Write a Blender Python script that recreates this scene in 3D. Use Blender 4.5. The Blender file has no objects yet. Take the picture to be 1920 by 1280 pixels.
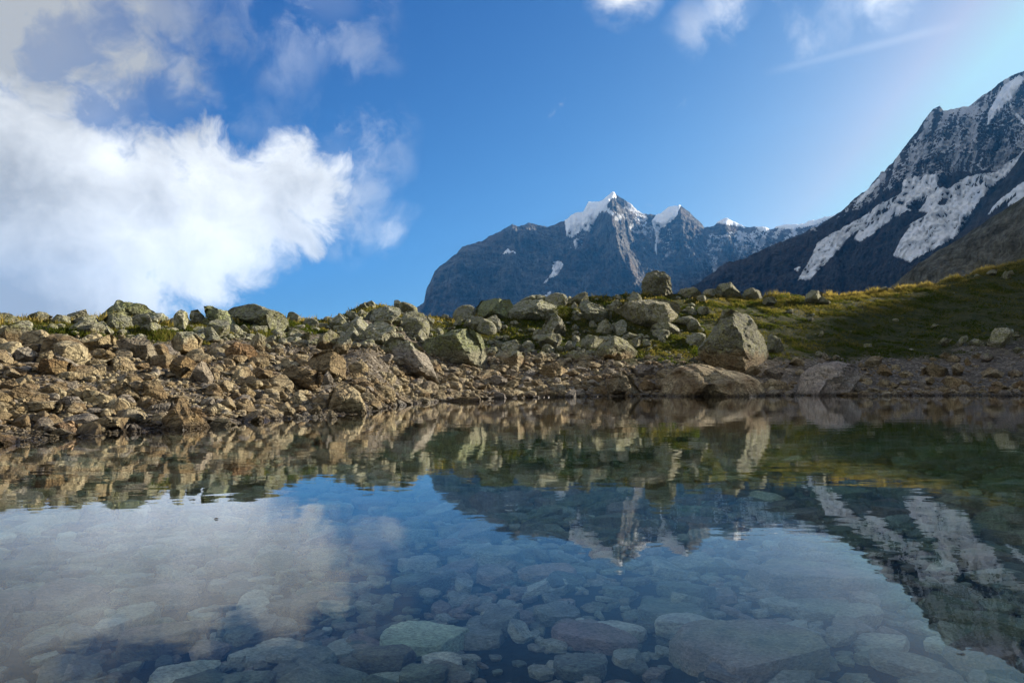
import bpy, bmesh, math, random
import numpy as np
from mathutils import Matrix, Vector

# ------------------------------------------------------------------ camera, world, sun, exposure
SC = bpy.context.scene
COL = SC.collection
R_ = math.radians
F = 1280.0                                   # focal length in photo pixels (24 mm on 36 mm)
PITCH, ROLL = math.atan(70 / F), R_(-0.40)
CAM_H = 1.0
M_CAM = np.array((Matrix.Rotation(math.pi / 2 + PITCH, 3, 'X') @ Matrix.Rotation(ROLL, 3, 'Z')))
C_CAM = np.array([0.0, 0.0, CAM_H])
cam_d = bpy.data.cameras.new('camera')
cam_d.lens, cam_d.sensor_width = 24.0, 36.0
cam_d.clip_start, cam_d.clip_end = 0.05, 60000
cam = bpy.data.objects.new('camera', cam_d)
COL.objects.link(cam)
cam.matrix_world = Matrix.Translation((0, 0, CAM_H)) @ Matrix(M_CAM.tolist()).to_4x4()
SC.camera = cam

SUN_AZ, SUN_EL = R_(62), R_(19)              # azimuth clockwise from the view axis (+Y)
S_DIR = np.array([math.sin(SUN_AZ) * math.cos(SUN_EL), math.cos(SUN_AZ) * math.cos(SUN_EL), math.sin(SUN_EL)])
SUN_STRENGTH, SKY_STRENGTH, EXPOSURE = 5.0, 0.09, 1.46
HAZE_DENSITY = 2.6e-5

SC.view_settings.view_transform = 'Standard'
SC.view_settings.look = 'None'
SC.view_settings.gamma = 1
SC.view_settings.exposure = EXPOSURE
SC.view_settings.use_curve_mapping = False
SC.render.engine = 'CYCLES'
cy = SC.cycles
cy.use_denoising = True
try:
    cy.denoiser = 'OPENIMAGEDENOISE'
    cy.denoising_prefilter = 'ACCURATE'
    cy.denoising_input_passes = 'RGB_ALBEDO_NORMAL'
except Exception:
    pass
cy.max_bounces, cy.diffuse_bounces, cy.glossy_bounces = 8, 3, 4
cy.transmission_bounces, cy.transparent_max_bounces, cy.volume_bounces = 6, 8, 0
cy.caustics_refractive, cy.caustics_reflective = True, False
cy.sample_clamp_indirect = 3.0
cy.use_adaptive_sampling = True
cy.adaptive_threshold = 0.02


def pix_dir(x, y):
    """Unit direction (world) of photo pixel(s)."""
    x, y = np.asarray(x, float), np.asarray(y, float)
    d = np.stack([(x - 960) / F, (640 - y) / F, -np.ones_like(x)], -1) @ M_CAM.T
    return d / np.linalg.norm(d, axis=-1, keepdims=True)


def project(P):
    L = (np.asarray(P, float) - C_CAM) @ M_CAM
    w = np.maximum(-L[..., 2], 1e-6)
    return 960 + F * L[..., 0] / w, 640 - F * L[..., 1] / w


# ---- world: Nishita sky with procedural clouds far away
world = bpy.data.worlds.new('World')
SC.world = world
world.use_nodes = True
WN, WL = world.node_tree.nodes, world.node_tree.links
WN.clear()


def wn(t, **kw):
    n = WN.new(t)
    for k, v in kw.items():
        setattr(n, k, v)
    return n


def wmath(op, a, b=None, c=None, clamp=False):
    n = wn('ShaderNodeMath', operation=op, use_clamp=clamp)
    for i, v in enumerate((a, b, c)):
        if v is None:
            continue
        if isinstance(v, (int, float)):
            n.inputs[i].default_value = v
        else:
            WL.new(v, n.inputs[i])
    return n.outputs[0]


def wrange(v, f0, f1, t0, t1, smooth=False):
    n = wn('ShaderNodeMapRange', interpolation_type='SMOOTHSTEP' if smooth else 'LINEAR')
    WL.new(v, n.inputs[0])
    for i, q in enumerate((f0, f1, t0, t1)):
        n.inputs[i + 1].default_value = q
    return n.outputs[0]


def wnoise(vec, scale, detail, rough=0.55, dist=0.0):
    n = wn('ShaderNodeTexNoise')
    n.inputs['Scale'].default_value = scale
    n.inputs['Detail'].default_value = detail
    n.inputs['Roughness'].default_value = rough
    n.inputs['Distortion'].default_value = dist
    WL.new(vec, n.inputs['Vector'])
    return n


sky = wn('ShaderNodeTexSky', sky_type='NISHITA', sun_disc=False)
sky.sun_elevation, sky.sun_rotation = SUN_EL, SUN_AZ
sky.altitude, sky.air_density, sky.dust_density, sky.ozone_density = 2100, 0.5, 3.0, 3.0
# seen from this height the pale layer at the horizon lies low: sample the sky a little higher
tc = wn('ShaderNodeTexCoord')
lift = wn('ShaderNodeVectorMath', operation='ADD')
WL.new(tc.outputs['Generated'], lift.inputs[0])
lift.inputs[1].default_value = (0, 0, 0.12)
WL.new(lift.outputs[0], sky.inputs['Vector'])
sp = wn('ShaderNodeSeparateColor')
WL.new(sky.outputs[0], sp.inputs[0])
SKYC = wn('ShaderNodeCombineColor')
for i, (k_, p_, m_) in enumerate(((1.12, 2.15, 2.15), (0.92, 1.58, 3.2), (1.12, 0.85, 3.8))):     # deep polarised blue away from the sun, pale towards it
    WL.new(wmath('MINIMUM', wmath('MULTIPLY', wmath('POWER', sp.outputs[i], p_), k_), m_), SKYC.inputs[i])
DIRV = tc.outputs['Generated']
wp = wnoise(DIRV, 4.0, 4, 0.6)
sub = wn('ShaderNodeVectorMath', operation='SUBTRACT')
WL.new(wp.outputs['Color'], sub.inputs[0])
sub.inputs[1].default_value = (0.5, 0.5, 0.5)
scl = wn('ShaderNodeVectorMath', operation='SCALE')
WL.new(sub.outputs[0], scl.inputs[0])
scl.inputs['Scale'].default_value = 0.13
addv = wn('ShaderNodeVectorMath', operation='ADD')
WL.new(DIRV, addv.inputs[0])
WL.new(scl.outputs[0], addv.inputs[1])
nrmv = wn('ShaderNodeVectorMath', operation='NORMALIZE')
WL.new(addv.outputs[0], nrmv.inputs[0])
WARP = nrmv.outputs[0]


def blob(px, py, rad, wgt, src=None):
    c = pix_dir(px, py)
    n = wn('ShaderNodeVectorMath', operation='DOT_PRODUCT')
    WL.new(src or WARP, n.inputs[0])
    n.inputs[1].default_value = tuple(c)
    ang = rad / F * (1 / (1 + ((px - 960) / F) ** 2 + ((py - 640) / F) ** 2)) ** 0.75
    return wrange(n.outputs['Value'], math.cos(ang), 1.0, 0.0, wgt)


def bank(az, el, rad, wgt):
    a, e = R_(az), R_(el)
    n = wn('ShaderNodeVectorMath', operation='DOT_PRODUCT')
    WL.new(WARP, n.inputs[0])
    n.inputs[1].default_value = (math.sin(a) * math.cos(e), math.cos(a) * math.cos(e), math.sin(e))
    return wrange(n.outputs['Value'], math.cos(R_(rad)), 1.0, 0.0, wgt)


def total(vals):
    s = vals[0]
    for v in vals[1:]:
        s = wmath('ADD', s, v)
    return s


def biggest(vals):
    s = vals[0]
    for v in vals[1:]:
        s = wmath('MAXIMUM', s, v)
    return s


n_big = wnoise(DIRV, 5.0, 10, 0.60).outputs['Fac']
n_fine = wnoise(WARP, 11.0, 11, 0.66, 0.5).outputs['Fac']
n_str = wnoise(WARP, 10.0, 10, 0.62, 0.15).outputs['Fac']
thick = biggest([blob(*b) for b in (
    (-60, 440, 360, 1.5), (130, 430, 310, 1.4), (300, 420, 250, 1.25), (425, 380, 205, 1.25), (545, 350, 165, 1.05), (620, 330, 110, 0.7),
    (40, 280, 190, 1.1), (80, 600, 330, 1.5), (-350, 400, 560, 1.6), (-420, 150, 420, 1.3), (190, 620, 240, 1.1), (380, 480, 150, 0.7), (120, 190, 170, 0.8), (-60, 40, 250, 0.85), (40, 80, 160, 0.5),
    (-900, 350, 700, 1.5))] + [bank(*b) for b in ((-75, 15, 40, 1.5), (-112, 24, 48, 1.5), (-150, 30, 50, 1.4), (170, 26, 46, 1.4), (135, 22, 34, 1.2), (-120, 62, 40, 1.0))])
thin = biggest([blob(*b) for b in (
    (-40, 40, 420, 1.7), (100, 120, 300, 1.3), (290, 150, 200, 0.85), (230, 40, 220, 0.75), (520, 50, 150, 0.42), (200, 230, 180, 0.55), (330, 260, 130, 0.45),
    (390, 60, 150, 0.42), (630, 0, 150, 0.75), (705, 275, 110, 0.60), (640, 300, 140, 0.75), (755, 428, 55, 0.8), (655, 380, 120, 0.8),
    (690, 110, 100, 0.42), (500, 245, 120, 0.30), (400, 215, 120, 0.35),
    (1165, -5, 80, 1.0), (1310, 50, 80, 0.55), (1390, 0, 100, 0.75), (1440, 40, 60, 0.4), (1512, 60, 80, 0.45), (1700, 0, 75, 0.85), (1712, 45, 50, 0.7), (1600, 0, 120, 0.3))])
d_thick = wrange(wmath('ADD', thick, wmath('MULTIPLY', wmath('SUBTRACT', wmath('MULTIPLY_ADD', n_fine, 0.68, wmath('MULTIPLY', n_big, 0.32)), 0.5), 2.7)), 0.30, 0.84, 0, 1, True)
veil = wrange(wmath('MULTIPLY_ADD', n_str, 0.75, wmath('MULTIPLY', n_big, 0.25)), 0.44, 0.64, 0, 1, True)
d_thin = wmath('MULTIPLY', wmath('MINIMUM', wmath('POWER', thin, 1.3), 1.0), wmath('MULTIPLY_ADD', veil, 0.85, wmath('MULTIPLY', wrange(thin, 0.55, 1.5, 0, 0.6), 1.0)), clamp=True)
# faint contrail
pa, pb = pix_dir(1455, 132), pix_dir(1735, 62)
nrm = np.cross(pa, pb)
nrm /= np.linalg.norm(nrm)
mid = pa + pb
mid /= np.linalg.norm(mid)
t1 = wn('ShaderNodeVectorMath', operation='DOT_PRODUCT')
WL.new(DIRV, t1.inputs[0])
t1.inputs[1].default_value = tuple(nrm)
band = wrange(wmath('ABSOLUTE', t1.outputs['Value']), 0.0, 0.0085, 1, 0, True)
along = blob(1610, 94, 190, 1.6, DIRV)
trail = wmath('MULTIPLY', wmath('MULTIPLY', band, wmath('MINIMUM', along, 1.0)), 0.11)
dens = wmath('MAXIMUM', wmath('MAXIMUM', d_thick, d_thin), trail, clamp=True)
# brightness of the cloud: thin parts and the dark underside grey, sunlit billows white
n_sh = wnoise(WARP, 4.2, 8, 0.60).outputs['Fac']
shade = total([wrange(n_sh, 0.36, 0.64, 0.0, 0.85), blob(130, 220, 170, 0.40), blob(330, 480, 300, 0.30), blob(560, 330, 200, 0.12), blob(1400, 20, 500, 0.35)])
shade = wmath('SUBTRACT', shade, total([blob(20, 60, 300, 0.38), blob(30, 590, 260, 0.40), blob(60, 320, 150, 0.25)]), clamp=True)
cmix = wn('ShaderNodeMix', data_type='RGBA')
WL.new(shade, cmix.inputs[0])
cmix.inputs[6].default_value = (2.15, 2.12, 2.0, 1)
cmix.inputs[7].default_value = (5.5, 5.5, 5.38, 1)
smix = wn('ShaderNodeMix', data_type='RGBA')
WL.new(dens, smix.inputs[0])
WL.new(SKYC.outputs[0], smix.inputs[6])
WL.new(cmix.outputs[2], smix.inputs[7])
bg = wn('ShaderNodeBackground')
bg.inputs[1].default_value = SKY_STRENGTH
WL.new(smix.outputs[2], bg.inputs[0])
wo = wn('ShaderNodeOutputWorld')
WL.new(bg.outputs[0], wo.inputs[0])
world.cycles.sampling_method = 'MANUAL'
world.cycles.sample_map_resolution = 1024

sun_d = bpy.data.lights.new('sun', 'SUN')
sun_d.energy, sun_d.angle, sun_d.color = SUN_STRENGTH, R_(0.53), (1.0, 0.90, 0.74)
sun = bpy.data.objects.new('sun', sun_d)
COL.objects.link(sun)
sun.rotation_euler = Vector((-S_DIR).tolist()).to_track_quat('-Z', 'Y').to_euler()

# ------------------------------------------------------------------ numpy noise
U32 = np.uint32


def _hash(ix, iy, iz, seed):
    h = ix.astype(U32) * U32(374761393) + iy.astype(U32) * U32(668265263) + iz.astype(U32) * U32(2246822519) + U32((seed * 3266489917) & 0xffffffff)
    h = (h ^ (h >> U32(13))) * U32(1274126177)
    h = (h ^ (h >> U32(15))) * U32(2654435761)
    return ((h ^ (h >> U32(16))) & U32(0xffffff)).astype(np.float32) / np.float32(0xffffff)


def vnoise(P, seed=0):
    """Value noise in [-1, 1]."""
    P = np.asarray(P, np.float64)
    I = np.floor(P)
    f = (P - I).astype(np.float32)
    I = I.astype(np.int64)
    f = f * f * f * (f * (f * 6 - 15) + 10)
    x0, y0, z0 = I[..., 0], I[..., 1], I[..., 2]
    fx, fy, fz = f[..., 0], f[..., 1], f[..., 2]
    out = 0
    for dz in (0, 1):
        wz = fz if dz else 1 - fz
        for dy in (0, 1):
            wy = fy if dy else 1 - fy
            a, b = _hash(x0, y0 + dy, z0 + dz, seed), _hash(x0 + 1, y0 + dy, z0 + dz, seed)
            out = out + wz * wy * (a + (b - a) * fx)
    return out * 2 - 1


def fbm(P, octs=4, seed=0, gain=0.5, lac=2.03):
    P = np.asarray(P, float)
    s, a, n = 0, 1.0, 0
    for o in range(octs):
        s = s + a * vnoise(P, seed + o * 17)
        n += a
        a *= gain
        P = P * lac + 13.7
    return s / n


def ridged(P, octs=4, seed=0, gain=0.5, lac=2.1):
    P = np.asarray(P, float)
    s, a, n = 0, 1.0, 0
    for o in range(octs):
        s = s + a * (1 - np.abs(vnoise(P, seed + o * 31)) * 2)
        n += a
        a *= gain
        P = P * lac + 5.3
    return s / n


def sstep(a, b, x):
    t = np.clip((x - a) / (b - a), 0, 1)
    return t * t * (3 - 2 * t)


# ------------------------------------------------------------------ object helpers
def mesh_obj(name, verts, faces, mat=None, parent=None, smooth=False, attrs=None):
    me = bpy.data.meshes.new(name)
    verts = np.ascontiguousarray(verts, np.float32)
    faces = np.ascontiguousarray(faces, np.int32)
    k = faces.shape[1]
    me.vertices.add(len(verts))
    me.vertices.foreach_set('co', verts.ravel())
    me.loops.add(faces.size)
    me.loops.foreach_set('vertex_index', faces.ravel())
    me.polygons.add(len(faces))
    me.polygons.foreach_set('loop_start', np.arange(0, faces.size, k, dtype=np.int32))
    me.polygons.foreach_set('loop_total', np.full(len(faces), k, np.int32))
    me.polygons.foreach_set('use_smooth', np.full(len(faces), smooth, bool))
    for an, av in (attrs or {}).items():
        a = me.attributes.new(an, 'FLOAT', 'POINT')
        a.data.foreach_set('value', np.ascontiguousarray(av, np.float32))
    me.update()
    me.validate()
    if mat:
        me.materials.append(mat)
    o = bpy.data.objects.new(name, me)
    COL.objects.link(o)
    if parent:
        o.parent = parent
    return o


TINTS = (('reddish', (1.30, 0.86, 0.70)), ('rusty', (1.30, 0.86, 0.62)), ('purplish', (1.12, 0.88, 0.98)), ('pinkish', (1.30, 1.02, 0.95)), ('greenish', (0.85, 1.12, 0.80)),
         ('mossy', (0.82, 1.05, 0.62)), ('olive', (0.95, 1.08, 0.62)), ('green', (0.88, 1.06, 0.72)), ('whitish', (1.65, 1.65, 1.60)), ('white-topped', (1.5, 1.5, 1.45)), ('white', (1.15, 1.15, 1.15)),
         ('bluish', (1.05, 1.15, 1.30)), ('blue', (0.92, 1.02, 1.18)), ('pale', (1.38, 1.36, 1.30)), ('dark', (0.55, 0.55, 0.56)), ('black', (0.6, 0.55, 0.5)), ('brown', (0.95, 0.84, 0.68)), ('grey', (0.95, 1.0, 1.02)))


def tint_by(o, label):
    for w, c in TINTS:
        if label and 'two-toned' not in label and w in label.split(' beside')[0].split(' under')[0].split(' in front')[0].split(' below')[0].split(' just')[0].split(' behind')[0]:
            o.color = (*[1 + 0.5 * (k_ - 1) for k_ in c], 1)
            return


def tag(o, label=None, cat=None, group=None, kind=None):
    for k, v in (('label', label), ('category', cat), ('group', group), ('kind', kind)):
        if v:
            o[k] = v
    return o


def grid_faces(nu, nv, wrap=False):
    """Quads over a grid stored as index = i * nv + j (i along u)."""
    i = np.arange(nu if wrap else nu - 1)
    j = np.arange(nv - 1)
    I, J = np.meshgrid(i, j, indexing='ij')
    I2 = (I + 1) % nu
    return np.stack([I * nv + J, I2 * nv + J, I2 * nv + J + 1, I * nv + J + 1], -1).reshape(-1, 4)


# ------------------------------------------------------------------ materials
class Mat:
    def __init__(self, name):
        self.m = bpy.data.materials.new(name)
        self.m.use_nodes = True
        self.nt = self.m.node_tree
        self.nt.nodes.clear()
        self.out = self.n('ShaderNodeOutputMaterial')
        self.pos = self.n('ShaderNodeNewGeometry').outputs['Position']

    def n(self, t, **kw):
        x = self.nt.nodes.new(t)
        for k, v in kw.items():
            setattr(x, k, v)
        return x

    def l(self, a, b):
        self.nt.links.new(a, b)

    def put(self, v, sock):
        if isinstance(v, (int, float)):
            sock.default_value = v
        elif isinstance(v, tuple):
            sock.default_value = v if len(v) == 4 or sock.type == 'VECTOR' else (*v, 1)
        else:
            self.l(v, sock)

    def math(self, op, a, b=None, c=None, clamp=False):
        x = self.n('ShaderNodeMath', operation=op, use_clamp=clamp)
        for i, v in enumerate((a, b, c)):
            if v is not None:
                self.put(v, x.inputs[i])
        return x.outputs[0]

    def rng(self, v, f0, f1, t0=0.0, t1=1.0, smooth=False):
        x = self.n('ShaderNodeMapRange', interpolation_type='SMOOTHSTEP' if smooth else 'LINEAR')
        self.put(v, x.inputs[0])
        for i, q in enumerate((f0, f1, t0, t1)):
            self.put(q, x.inputs[i + 1])
        return x.outputs[0]

    def mix(self, f, a, b):
        x = self.n('ShaderNodeMix', data_type='RGBA')
        self.put(f, x.inputs[0])
        self.put(a, x.inputs[6])
        self.put(b, x.inputs[7])
        return x.outputs[2]

    def mul(self, a, b):
        x = self.n('ShaderNodeMix', data_type='RGBA', blend_type='MULTIPLY')
        x.inputs[0].default_value = 1
        self.put(a, x.inputs[6])
        self.put(b, x.inputs[7])
        return x.outputs[2]

    def noise(self, scale, detail=5, rough=0.55, dist=0.0, vec=None, col=False):
        x = self.n('ShaderNodeTexNoise')
        self.l(vec if vec is not None else self.pos, x.inputs['Vector'])
        x.inputs['Scale'].default_value = scale
        x.inputs['Detail'].default_value = detail
        x.inputs['Roughness'].default_value = rough
        x.inputs['Distortion'].default_value = dist
        return x.outputs['Color' if col else 'Fac']

    def voro(self, scale, feature='F1', vec=None, out='Distance'):
        x = self.n('ShaderNodeTexVoronoi', feature=feature)
        self.l(vec if vec is not None else self.pos, x.inputs['Vector'])
        x.inputs['Scale'].default_value = scale
        return x.outputs[out]

    def stretch(self, s, rot=(0, 0, 0), vec=None):
        x = self.n('ShaderNodeMapping')
        self.l(vec if vec is not None else self.pos, x.inputs[0])
        x.inputs['Scale'].default_value = s
        x.inputs['Rotation'].default_value = rot
        return x.outputs[0]

    def attr(self, name):
        return self.n('ShaderNodeAttribute', attribute_name=name).outputs['Fac']

    def z(self):
        x = self.n('ShaderNodeSeparateXYZ')
        self.l(self.pos, x.inputs[0])
        return x.outputs['Z']

    def tint(self):
        return self.n('ShaderNodeObjectInfo').outputs['Color']

    def rand(self):
        return self.n('ShaderNodeObjectInfo').outputs['Random']

    def bump(self, h, dist, strength=1.0, prev=None):
        x = self.n('ShaderNodeBump')
        x.inputs['Strength'].default_value = strength
        x.inputs['Distance'].default_value = dist
        self.l(h, x.inputs['Height'])
        if prev is not None:
            self.l(prev, x.inputs['Normal'])
        return x.outputs[0]

    def principled(self, col, rough=0.85, nrm=None, spec=0.3):
        x = self.n('ShaderNodeBsdfPrincipled')
        self.put(col, x.inputs['Base Color'])
        self.put(rough, x.inputs['Roughness'])
        x.inputs['Specular IOR Level'].default_value = spec
        if nrm is not None:
            self.l(nrm, x.inputs['Normal'])
        self.l(x.outputs[0], self.out.inputs['Surface'])
        return x


def mat_shore_rock():
    m = Mat('shore_rock')
    tone = m.math('FRACT', m.math('ADD', m.rand(), m.attr('tone')))
    big = m.noise(0.9, 5)
    fine = m.noise(9, 7, 0.62)
    brown = m.mix(m.rng(tone, 0, 1), (0.238, 0.182, 0.098), (0.41, 0.355, 0.232))
    brown = m.mix(m.rng(big, 0.40, 0.66), brown, (0.155, 0.105, 0.055))
    grey = m.mix(m.rng(tone, 0, 1), (0.18, 0.18, 0.132), (0.33, 0.325, 0.25))
    lich = m.mix(m.rng(m.noise(3.5, 7, 0.65), 0.47, 0.58), grey, (0.215, 0.215, 0.105))
    lich = m.mix(m.rng(m.noise(6.5, 6, 0.7), 0.60, 0.68), lich, (0.42, 0.41, 0.34))
    lich = m.mix(m.rng(m.noise(5.0, 6, 0.7, vec=m.stretch((1.3, 1.1, 0.9), (0.4, 0.2, 0.7))), 0.56, 0.65, 0, 0.7), lich, (0.050, 0.046, 0.035))
    zz = m.math('MULTIPLY_ADD', m.math('SUBTRACT', big, 0.5), 1.6, m.z())
    zz = m.math('MULTIPLY_ADD', m.math('SUBTRACT', fine, 0.5), 0.6, zz)
    t3 = m.math('FRACT', m.math('MULTIPLY', tone, 5.7))
    brown = m.mix(m.rng(t3, 0.68, 0.88, 0, 0.65), brown, (0.23, 0.215, 0.20))
    col = m.mix(m.rng(zz, 2.42, 2.75), brown, lich)
    col = m.mul(col, m.mix(m.rng(fine, 0.3, 0.7), (0.42, 0.42, 0.42), (1.45, 1.43, 1.38)))
    col = m.mul(col, m.tint())
    wet = m.rng(m.math('MULTIPLY_ADD', m.math('SUBTRACT', fine, 0.5), 0.16, m.z()), 0.04, 0.20)
    col = m.mix(wet, m.mul(col, (0.30, 0.29, 0.28)), col)
    wob = m.n('ShaderNodeVectorMath', operation='MULTIPLY_ADD')
    m.l(m.noise(2.2, 5, 0.6, col=True), wob.inputs[0])
    wob.inputs[1].default_value = (0.55, 0.55, 0.55)
    m.l(m.stretch((1, 1, 2.6), (0.5, 0.35, 0.3)), wob.inputs[2])
    cr = m.voro(1.5, 'DISTANCE_TO_EDGE', wob.outputs[0])
    crk = m.rng(cr, 0, 0.05)
    col = m.mul(col, m.mix(m.rng(m.math('ADD', crk, m.rng(big, 0.40, 0.56)), 0, 1), (0.42, 0.40, 0.37), (1, 1, 1)))
    h = m.math('MULTIPLY_ADD', crk, 0.35, fine)
    lay = m.noise(3.0, 6, 0.6, 0.4, vec=m.stretch((1, 1, 6), (0.6, 0.3, 0.2)))
    h = m.math('MULTIPLY_ADD', lay, 0.35, h)
    m.principled(col, m.rng(wet, 0, 1, 0.35, 0.9), m.bump(h, 0.16, 1.0), 0.25)
    return m.m


def mat_bed_rock():
    m = Mat('slate_stone')
    tone = m.math('FRACT', m.math('ADD', m.rand(), m.attr('tone')))
    t2 = m.math('FRACT', m.math('MULTIPLY', tone, 7.13))
    fine = m.noise(42, 10, 0.72, 0.3, vec=m.stretch((1, 1.5, 2.5), (0.1, 0.1, 0.5)))
    mid = m.noise(7, 5, 0.6)
    big = m.noise(1.2, 3)
    col = m.mix(tone, (0.085, 0.091, 0.084), (0.56, 0.55, 0.48))
    col = m.mix(m.rng(t2, 0.62, 0.85, 0, 0.85), col, (0.24, 0.175, 0.15))
    col = m.mix(m.rng(big, 0.42, 0.62, 0, 0.65), col, (0.20, 0.23, 0.13))
    col = m.mul(col, m.mix(m.rng(fine, 0.32, 0.68), (0.42, 0.42, 0.42), (1.5, 1.5, 1.45)))
    col = m.mul(col, m.mix(m.rng(mid, 0.35, 0.65), (0.75, 0.75, 0.75), (1.2, 1.2, 1.18)))
    col = m.mix(m.rng(m.noise(28, 5, 0.7), 0.63, 0.70, 0, 0.7), col, (0.40, 0.39, 0.34))
    col = m.mul(col, m.tint())
    lay = m.noise(16, 8, 0.66, 0.6, vec=m.stretch((1, 1, 4), (0.2, 0.15, 0.2)))
    m.principled(col, 0.8, m.bump(m.math('MULTIPLY_ADD', lay, 0.9, fine), 0.030, 1.0), 0.2)
    return m.m


def mat_ground():
    m = Mat('shore_ground')
    fine = m.noise(16, 8, 0.65)
    big = m.noise(0.7, 5)
    peb = m.voro(7, 'F1', out='Color')
    px = m.n('ShaderNodeSeparateColor')
    m.l(peb, px.inputs[0])
    mud = m.mix(m.rng(big, 0.38, 0.62), (0.072, 0.060, 0.045), (0.120, 0.100, 0.076))
    mud = m.mix(m.rng(px.outputs[0], 0.68, 0.95, 0, 0.75), mud, (0.34, 0.30, 0.24))
    mud = m.mul(mud, m.mix(fine, (0.6, 0.6, 0.6), (1.25, 1.25, 1.25)))
    wet = m.rng(m.z(), 0.02, 0.14)
    mud = m.mix(wet, m.mul(mud, (0.45, 0.45, 0.45)), mud)
    bed = m.mix(fine, (0.008, 0.009, 0.008), (0.028, 0.030, 0.024))  # near-black base, shade of the gaps between stones put into the colour
    mud = m.mix(m.rng(m.z(), -0.10, -0.02), bed, mud)
    gr = m.mix(m.rng(m.noise(1.1, 6, 0.6), 0.4, 0.62), (0.022, 0.030, 0.008), (0.058, 0.055, 0.016))
    gr = m.mul(gr, m.mix(fine, (0.45, 0.45, 0.45), (1.5, 1.5, 1.4)))
    col = m.mix(m.attr('grass'), mud, gr)
    h = m.math('MULTIPLY_ADD', m.voro(7, 'F1'), -0.7, fine)
    m.principled(col, 0.95, m.bump(h, 0.09, 0.9), 0.15)
    return m.m


def mat_mountain(name, dark, light, scale, warm, snow_col=(0.88, 0.90, 0.93), bump=30.0):
    m = Mat(name)
    a = m.noise(1.0 / scale, 8, 0.6)
    s = m.noise(1.6 / scale, 10, 0.66, 0.5, vec=m.stretch((1, 1, 4.0), (0.25, 0.12, 0)))      # bedding
    g = m.noise(4.0 / scale, 9, 0.68, 0.3, vec=m.stretch((1.6, 1.6, 0.28), (0.0, 0.18, 0)))   # chutes running down the face
    f = m.noise(14.0 / scale, 8, 0.7)
    t = m.math('MULTIPLY_ADD', g, 0.55, m.math('MULTIPLY', s, 0.45))
    col = m.mix(m.rng(t, 0.40, 0.60), dark, light)
    col = m.mix(m.rng(a, 0.50, 0.68, 0, 0.7), col, warm)
    col = m.mul(col, m.mix(m.rng(f, 0.3, 0.7), (0.45, 0.45, 0.45), (1.5, 1.5, 1.5)))
    sn = m.math('ADD', m.attr('snow'), m.math('MULTIPLY', m.math('SUBTRACT', m.noise(24.0 / scale, 7, 0.72, vec=m.stretch((1.3, 1.3, 0.6), (0, 0.2, 0))), 0.5), 1.1))
    col = m.mix(m.rng(sn, 0.41, 0.57, 0, 1, True), col, snow_col)
    m.principled(col, 0.95, m.bump(m.math('ADD', m.math('ADD', s, m.math('MULTIPLY', g, 1.2)), m.math('MULTIPLY', f, 0.35)), bump, 1.0), 0.1)
    return m.m


def mat_snow():
    m = Mat('glacier_snow')
    f = m.noise(0.012, 7, 0.6, vec=m.stretch((1, 1, 2.2), (0.3, 0.3, 0)))
    g = m.noise(0.05, 6, 0.65)
    col = m.mix(m.rng(f, 0.35, 0.65), (0.80, 0.85, 0.91), (0.93, 0.95, 0.97))
    col = m.mix(m.rng(g, 0.60, 0.72, 0, 0.45), col, (0.38, 0.42, 0.47))
    m.principled(col, 0.7, m.bump(m.math('ADD', f, g), 16.0, 1.0), 0.2)
    return m.m


def mat_grass():
    m = Mat('alpine_grass')
    t = m.attr('dry')
    col = m.mix(t, (0.054, 0.076, 0.013), (0.30, 0.24, 0.085))
    d = m.n('ShaderNodeBsdfDiffuse')
    m.put(col, d.inputs[0])
    tr = m.n('ShaderNodeBsdfTranslucent')
    m.put(m.mul(col, (1.25, 1.2, 0.8)), tr.inputs[0])
    mx = m.n('ShaderNodeMixShader')
    mx.inputs[0].default_value = 0.5
    m.l(d.outputs[0], mx.inputs[1])
    m.l(tr.outputs[0], mx.inputs[2])
    m.l(mx.outputs[0], m.out.inputs['Surface'])
    return m.m


def mat_water():
    m = Mat('clear_lake_water')
    n1 = m.noise(1.6, 3, 0.5, vec=m.stretch((0.55, 1.0, 1.0), (0, 0, 0.15)))
    n2 = m.noise(7.0, 2, 0.5, vec=m.stretch((0.6, 1.0, 1.0), (0, 0, -0.2)))
    nb = m.bump(m.math('MULTIPLY_ADD', n2, 0.16, n1), 0.0028, 1.0)
    rf = m.n('ShaderNodeBsdfTransparent')
    rf.inputs['Color'].default_value = (0.98, 1.0, 0.995, 1)
    gl = m.n('ShaderNodeBsdfGlossy')
    gl.inputs['Roughness'].default_value = 0.0
    gl.inputs['Color'].default_value = (1, 1, 1, 1)
    m.l(nb, gl.inputs['Normal'])
    geo = m.n('ShaderNodeNewGeometry')
    dt = m.n('ShaderNodeVectorMath', operation='DOT_PRODUCT')
    m.l(nb, dt.inputs[0])
    m.l(geo.outputs['Incoming'], dt.inputs[1])
    om = m.math('SUBTRACT', 1.0, m.math('ABSOLUTE', dt.outputs['Value']), clamp=True)
    frs = m.math('MULTIPLY_ADD', m.math('POWER', om, 6.0), 1.40, 0.010, clamp=True)
    mx = m.n('ShaderNodeMixShader')
    m.l(frs, mx.inputs[0])
    m.l(rf.outputs[0], mx.inputs[1])
    m.l(gl.outputs[0], mx.inputs[2])
    m.l(mx.outputs[0], m.out.inputs['Surface'])
    ab = m.n('ShaderNodeVolumeAbsorption')
    ab.inputs['Color'].default_value = (0.22, 0.80, 0.60, 1)
    ab.inputs['Density'].default_value = 0.125
    m.l(ab.outputs[0], m.out.inputs['Volume'])
    return m.m


def mat_plain(name, col, rough=0.8):
    m = Mat(name)
    f = m.noise(20, 4)
    m.principled(m.mul(tuple(col), m.mix(f, (0.6, 0.6, 0.6), (1.35, 1.35, 1.35))), rough)
    return m.m


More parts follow.
